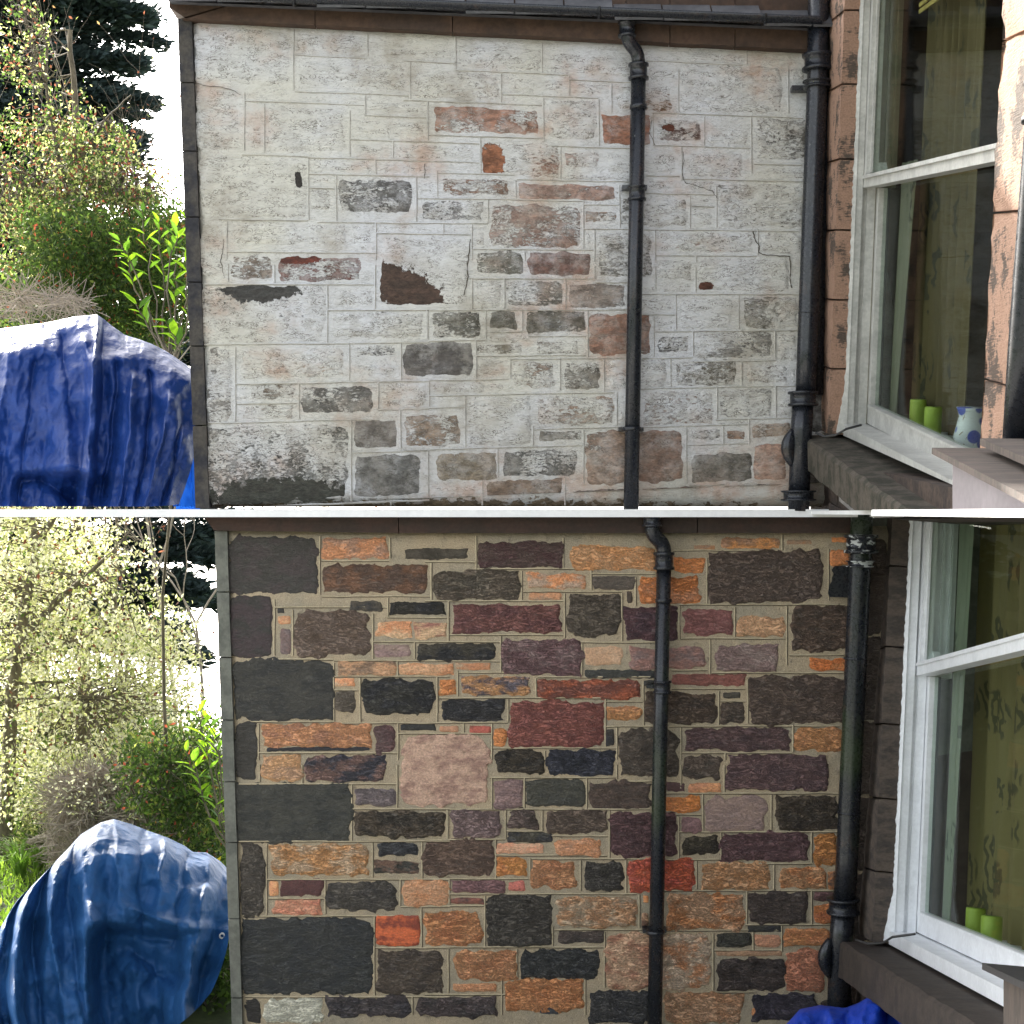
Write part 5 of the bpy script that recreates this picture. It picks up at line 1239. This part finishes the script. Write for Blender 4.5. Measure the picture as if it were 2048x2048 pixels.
tree('spring_tree', 'tree with yellow-green and reddish new leaves rising behind the tarpaulin on the deck', P(120, 1500, 5.2) * np.array([1, 1, 0]),
     [([(150,2000,5.4),(160,1200,5.4),(150,620,5.4),(158,470,5.3),(152,240,5.3),(140,60,5.3)],.06,.018),([(158,470,5.3),(120,330,5.1),(96,200,5.1),(90,60,5.1)],.02,.008),([(105,480,5.2),(130,540,5.2),(150,620,5.3)],.02,.02),([(152,330,5.3),(210,240,5.2),(262,190,5.2)],.015,.005),([(155,400,5.3),(60,350,5.0),(-20,330,5.0)],.02,.006),
      ([(110,370,5.2),(180,355,5.2),(300,350,5.2)],.007,.003)],
     [(60,330,110,110,2.2),(180,310,90,70,1.8),(160,420,150,90,3.0),(60,470,110,90,2.2),(250,370,90,60,1.2),(110,230,90,70,.6),(40,90,60,90,.6),(250,450,100,60,1.6)],
     13000, (4.4, 6.0), (9, .05), (.034, .018, .2), [YG, YG2, RB, MG, DG], [2.0, 2.6, 2.2, 2.8, 3.0], 520)
# evergreen shrubs with red tips
def shrub(label, lobes, n, Y, pal, wts, base, leafsz=(.042, .016, .5), twigs=260):
    bx, by, bY = base
    tree('shrub', label, P(bx, by, bY) * np.array([1, 1, 0]),
         [([(bx, by, bY), (bx - 30 + 22 * k, by - (by - lobes[0][1]) * .5, bY + .1 * k), (lobes[0][0] - 70 + 46 * k, lobes[0][1] - 10 * k, bY + .1)], .014, .006) for k in range(3)], lobes, n, Y, (9, .06), leafsz, pal, wts, twigs, crown_name='foliage')
shrub('dense dark evergreen shrub with red leaf tips behind the tarpaulin on the deck', [(230,560,130,90,4),(150,560,70,70,2),(330,610,60,80,2),(320,470,70,60,1.6),(230,650,120,60,2.5),(30,600,110,60,1.5),(120,470,90,60,2),(200,500,100,70,2)],
      27000, (3.6, 5.0), [DG, MG, RT, (0.2, 0.24, 0.06)], [6, 3, .3, 1], (240, 1400, 6.4))
shrub('dark evergreen shrub with red leaf tips between the pleated tarpaulin and the stone corner', [(330,1560,90,70,4),(380,1640,70,60,3),(300,1500,60,40,1),(410,1520,50,90,2),(420,1700,40,50,1.5)],
      9500, (2.4, 3.6), [DG, MG, RT, (0.24, 0.28, 0.07)], [5, 3.4, .2, 1.2], (370, 1990, 2.9))
shrub('low rough undergrowth along the back of the lawn at far left', [(60,1690,90,40,3),(130,1650,90,40,2),(40,1630,80,50,2),(180,1690,60,50,2)], 6000, (4.4, 5.8), [MG, YG2, DG, YG], [3, 3, 3, 1], (80, 1790, 5.0), (.05, .018, .5), 80)
shrub('shaded undergrowth at the foot of the stone corner', [(440,1930,40,60,2),(440,2000,60,50,2),(430,1850,30,50,1)], 2600, (0.9, 1.7), [DG, MG], [4, 2], (440, 2090, 1.3), (.045, .02, .4), 40)
# broad-leaved laurels whose sunlit leaves can be told apart
def leafblade(L_, Wd):
    pts = [(0, 0, 0), (.18, .55, .03), (.45, 1, .05), (.75, .72, .02), (1, 0, -.06), (.75, -.72, .02), (.45, -1, .05), (.18, -.55, .03), (.45, 0, -.02), (.75, 0, -.03)]
    V = [(x * L_, y * Wd / 2, z * L_) for x, y, z in pts]
    return V, [(0, 8, 2, 1), (8, 9, 3, 2), (9, 4, 3), (0, 7, 6, 8), (8, 6, 5, 9), (9, 5, 4)]
def laurel(label, sprays, Yc, base, seed):
    rng = np.random.RandomState(seed)
    b = P(*base) * np.array([1, 1, 0])
    t = empty('laurel_bush', tuple(b), label, 'shrub')
    stems = []
    hub = P(sprays[0][0] + 40, max(q[1] for q in sprays) + 60, Yc); stems.append((wig(b, hub, 6, .01, rng), .014, .008))
    v, f = leafblade(.125, .056)
    me = []
    for c in ((0.30, 0.52, 0.03), (0.16, 0.32, 0.03), (0.07, 0.15, 0.025)):
        m = bpy.data.meshes.new('leaf'); m.from_pydata(v, [], f)
        at = m.attributes.new('tone', 'FLOAT_COLOR', 'POINT'); at.data.foreach_set('color', np.array([c + (1,)] * len(v), np.float32).ravel())
        m.materials.append(M_GLOSSY); me.append(m)
    for (px, py, qx, qy, cnt, dY) in sprays:
        a, e = P(px, py, Yc + dY), P(qx, qy, Yc + dY - .15)
        stems.append((wig(a, e, 6, .03, rng), .006, .003)); stems.append((wig(hub, a, 5, .03, rng), .007, .005))
        for k in range(cnt):
            tt = (k + .6) / cnt; p = a + (e - a) * tt
            di = (e - a) / np.linalg.norm(e - a); sd = np.cross(di, np.array([0, -1, 0])) * (1 if k % 2 else -1)
            d = Vector(di * .75 + sd * (0.9 if k < cnt - 1 else 0.1) + rng.normal(size=3) * .28)
            o = bpy.data.objects.new('leaf', me[0 if rng.rand() < .45 else (1 if rng.rand() < .6 else 2)]); COL.objects.link(o)
            o.parent = t; o.location = Vector(p) - Vector(b)
            q = d.to_track_quat('X', 'Z'); o.rotation_mode = 'QUATERNION'; o.rotation_quaternion = q @ Vector((1, 0, 0)).rotation_difference(Vector((1, 0, 0)))
            q2 = Vector((0, 0, 1)).rotation_difference(Vector((0, -1, .4)).normalized()); o.rotation_quaternion = q
            sc2 = .55 + .5 * rng.rand(); o.scale = (sc2, sc2, sc2)
    V, F_ = branches(stems); mk('stem', V, F_, M_BARK, t, True)
laurel('laurel with big bright green leaves beside the top corner of the painted wall', [(300,560,285,420,10,0),(330,590,318,440,10,.1),(350,620,350,450,10,.0),(270,580,250,500,8,.2),(375,640,372,520,8,-.1),(360,700,330,640,9,-.2),(300,660,268,600,8,.1),(385,560,372,430,7,.1),(340,520,355,470,7,-.1),(260,520,238,480,6,.1)], 2.75, (330, 1500, 2.75), 4)
laurel('laurel with glossy yellow-green leaves beside the pilaster of the bare stone wall', [(425,1560,395,1420,10,0),(440,1600,430,1470,9,.1),(415,1620,385,1520,9,.1),(440,1520,415,1440,7,-.1),(445,1660,425,1590,8,0),(400,1580,370,1500,7,.2)], 2.2, (430, 1980, 2.2), 9)
# heap of dry brushwood
def brush(label, cx, cy, rx, ry, Y, n, seed):
    rng = np.random.RandomState(seed); ls = []
    for _ in range(n):
        a = rng.rand() * 6.283; r = math.sqrt(rng.rand())
        c = P(cx + rx * r * math.cos(a), cy + ry * r * math.sin(a), Y + .8 * rng.rand())
        d = rng.normal(size=3) * np.array([1, .7, .75]); d /= np.linalg.norm(d); l = .05 + .16 * rng.rand()
        d2 = d + rng.normal(size=3) * .35 + np.array([0, 0, -.3 * rng.rand()])
        ls.append(([c - d * l, c, c + d2 * l], .0035, .0015))
    V, F_ = branches(ls, 3)
    return V, F_, label
def brush_heap(label, spec):
    V = []; F_ = []
    for s in spec:
        v, f, _ = brush(label, *s); b = len(V); V += v; F_ += [tuple(i + b for i in q) for q in f]
    o = mk('brushwood', V, F_, M_TWIG); tag(o, label, 'brushwood'); return o
C_, Q_ = region(1500, [(215,1585,105,50,3),(290,1620,60,40,1)], 3.2, 4.2, clump=(3, .05))
bh = brush_heap('arching heap of dry pale brushwood behind the pleated tarpaulin', [(215,1590,100,48,3.4,2300,1),(290,1625,60,40,3.3,900,2),(150,1610,50,50,3.6,700,3),(200,1690,110,60,3.4,1100,8)])
v, f, c = leaves(Q_, .03, .016, [CR, YG], [2, 1]); mk('dry_leaf', v, f, M_LEAF, bh, cols=c, props={'kind': 'stuff'})
brush_heap('tangle of dry twigs at far left behind the tarpaulin on the deck', [(140,612,40,22,3.0,110,4),(40,606,80,32,3.0,200,5)])
v, f = tube(wig(P(30, 1715, 4.2), P(130, 1650, 3.9), 7, .015), [.035] * 6 + [.028], 8); tag(mk('log', v, f, M_BARK, None, True), 'bare log leaning up into the heap of dry brushwood', 'log')
# bare tree
def bare_tree(label, base, top, h, seed, lean, grp=None):
    rng = np.random.RandomState(seed); ls = []
    def grow(p, d, l, r, k):
        q = [p]
        for i in range(4):
            d = d + rng.normal(size=3) * .10 + np.array([0, 0, .03]); d /= np.linalg.norm(d); p = p + d * l / 4; q.append(p)
        ls.append((q, r, r * .62))
        if k == 0: return
        for i in range(3 if k > 1 else 4):
            nd = d + rng.normal(size=3) * (.42 if k > 3 else .55); nd[2] += .12; nd /= np.linalg.norm(nd)
            grow(q[-1 - (i % 2)], nd, l * (.62 + .2 * rng.rand()), r * .58, k - 1)
    b = np.array(base, float)
    grow(b, np.array(lean, float) / np.linalg.norm(lean), h, .022, 6)
    t = empty('bare_tree', tuple(b), label, 'tree')
    V, F_ = branches(ls, 4); mk('trunk', V, F_, M_TWIG, t, True)
    tips = np.array([l[0][-1] for l in ls]); tips = tips[rng.rand(len(tips)) < .5]
    V, F_, c = leaves(tips, .045, .018, [RB, (0.4, 0.25, 0.12), YG2], [3, 1, 1], rng=rng); mk('bud', V, F_, M_LEAF, t, cols=c, props={'kind': 'stuff'})
bx = P(330, 1024, 8.5); bare_tree('bare tree with fine reddish twigs against the sky beside the painted wall', (bx[0] - .1, 9.5, -.05), 0, 2.55, 21, (-.02, 0, 1))
bx = P(400, 1024, 10.5); bare_tree('bare grey tree against the white sky beside the dark pilaster', (bx[0], 10.5, -.2), 0, 1.5, 5, (.03, 0, 1))
# conifer with layered boughs
def conifer(label, base, height, spread, seed, n_b, pal, lean=0.0):
    rng = np.random.RandomState(seed); b = np.array(base, float)
    t = empty('conifer', tuple(b), label, 'tree'); ls = [([b, b + np.array([0, 0, height * .5]), b + np.array([lean, 0, height])], .22, .03)]
    C = []; Dr = []
    for i in range(n_b):
        f = (i + rng.rand()) / n_b; z = height * (0.10 + .9 * f)
        l = spread * (1 - f) ** .8 * (.62 + .5 * rng.rand()) + .25
        a = rng.rand() * 6.283; d = np.array([math.cos(a), math.sin(a) * .8, .10 + .15 * rng.rand()])
        p0 = b + np.array([lean * f, 0, z]); q = [p0 + d * l * s + np.array([0, 0, -.16 * l * s * s]) for s in np.linspace(0, 1, 6)]
        ls.append((q, .05 * (1 - f) + .012, .006))
        m = int(80 * l)
        s = rng.rand(m) ** .7; base_ = np.array([np.interp(s, np.linspace(0, 1, 6), np.array(q)[:, k]) for k in range(3)]).T
        side = np.array([-d[1], d[0], 0.0]); off = rng.normal(size=m) * .16 * l * (1.15 - s) 
        pc = base_ + side[None] * off[:, None] + np.array([0, 0, 1])[None] * (rng.normal(size=m) * .035)[:, None]
        pc = np.repeat(pc, 7, 0) + rng.normal(size=(m * 7, 3)) * np.array([.07, .07, .04])
        C.append(pc); Dr.append(np.repeat((d * .9 + side * np.sign(off)[:, None] * .6), 7, 0))
    V, F_ = branches(ls, 6); mk('trunk', V, F_, M_BARK, t, True)
    V, F_, c = leaves(np.concatenate(C), .15, .05, pal, [1] * len(pal), rng=rng, dirs=np.concatenate(Dr)); mk('boughs', V, F_, M_NEEDLE, t, cols=c)
cx = P(70, 1024, 15.0)
conifer('tall dark blue-green conifer with layered boughs behind both walls at left', (cx[0], 15.0, -1.0), 15.5, 3.1, 3, 300, [(0.036, 0.058, 0.056), (0.05, 0.075, 0.07), (0.026, 0.042, 0.042)])
cx = P(-60, 1024, 20.0)
conifer('second dark conifer further back at the left edge', (cx[0], 20.0, -1.6), 14, 3.0, 12, 110, [(0.018, 0.036, 0.024), (0.03, 0.05, 0.03)])
# far hedge that closes the garden
hl = [(60,1420,200,130,3),(200,1500,150,110,3),(-60,1500,160,150,2),(300,1560,110,110,2),(90,1620,220,70,2)]
C, Q = region(16000, hl, 12.5, 14.0, clump=(10, .14))
V, F_, c = leaves(Q, .10, .05, [DG, MG, YG2], [3, 3, 1]); tag(mk('hedge', V, F_, M_LEAF, None, cols=c), 'far dark hedge closing the garden behind the spring trees', kind='stuff')
# grass
n = 16000
rng = np.random.RandomState(2)
C = np.stack([-5.2 + 3.4 * rng.rand(n), 1.4 + 5.6 * rng.rand(n), np.zeros(n) - 0.01], 1)
V, F_, c = leaves(C, .075, .014, [(0.20, 0.34, 0.04), (0.28, 0.42, 0.06), (0.14, 0.24, 0.03)], [2, 2, 1], up=1.6, rng=rng); tag(mk('grass', V, F_, M_LEAF, None, cols=c), 'short sunlit grass on the lawn', kind='stuff')
def clump_plant(label, px, py, Y, n, seed, pal, flower=None):
    rng = np.random.RandomState(seed); b = P(px, py, Y); b[2] = 0
    t = empty('strap_leaved_plant', tuple(b), label, 'plant')
    V = []; F_ = []
    for i in range(n):
        a = rng.rand() * 6.283; l = .18 + .16 * rng.rand(); d = np.array([math.cos(a), math.sin(a), 0])
        s = np.array([-d[1], d[0], 0]) * .010
        k = len(V)
        for q in np.linspace(0, 1, 5):
            p = b + d * (.04 * rng.rand() + l * .9 * q * q) + np.array([0, 0, l * (1.7 * q - 1.0 * q * q)]); V += [p - s * (1 - q * .9), p + s * (1 - q * .9)]
        for q in range(4): F_.append((k + 2 * q, k + 2 * q + 1, k + 2 * q + 3, k + 2 * q + 2))
    c = np.array([pal] * len(V)); mk('foliage', V, F_, M_LEAF, t, cols=c)
    if flower:
        for i in range(flower):
            p = b + np.array([(i - flower / 2) * .12, 0, .42 + .06 * rng.rand()])
            q = np.repeat(p[None], 10, 0) + rng.normal(size=(10, 3)) * .02
            v, f, c = leaves(q, .05, .03, [(0.75, 0.6, 0.05), (0.8, 0.7, 0.3)], [1, 1], rng=rng); mk('flower', v, f, M_LEAF, t, cols=c)
clump_plant('strap-leaved plant at the edge of the lawn at far left', 40, 1780, 3.9, 60, 1, (0.2, 0.34, 0.06))
clump_plant('strap-leaved plant on the lawn beside the slope of the pleated tarpaulin', 78, 1775, 4.1, 50, 6, (0.26, 0.4, 0.08))
clump_plant('yellow daffodils flowering between the pleated tarpaulin and the stone corner', 388, 1740, 2.0, 40, 3, (0.1, 0.2, 0.05), 4)

# things of one kind share a group phrase
GRP = {'drainpipe': 'black pipes on the two walls', 'candle': 'green candles behind the windows', 'tarpaulin': 'blue tarpaulins', 'shrub': 'bushes at the left of the walls', 'tree': 'trees behind the walls', 'curtain': 'curtains behind the windows',
       'cable': 'cables on the window sills', 'window': 'sash windows of the return walls', 'wall': 'walls of the house', 'eaves': 'eaves courses', 'box': 'wooden boxes at the right edge', 'brushwood': 'heaps of dry twigs', 'plant': 'low plants on the lawn'}
for o in list(COL.objects):
    if o.parent is None and o.get('category') and not o.get('kind'): o['kind'] = 'thing'
    if o.parent is None and o.get('category') in GRP: o['group'] = GRP[o['category']]
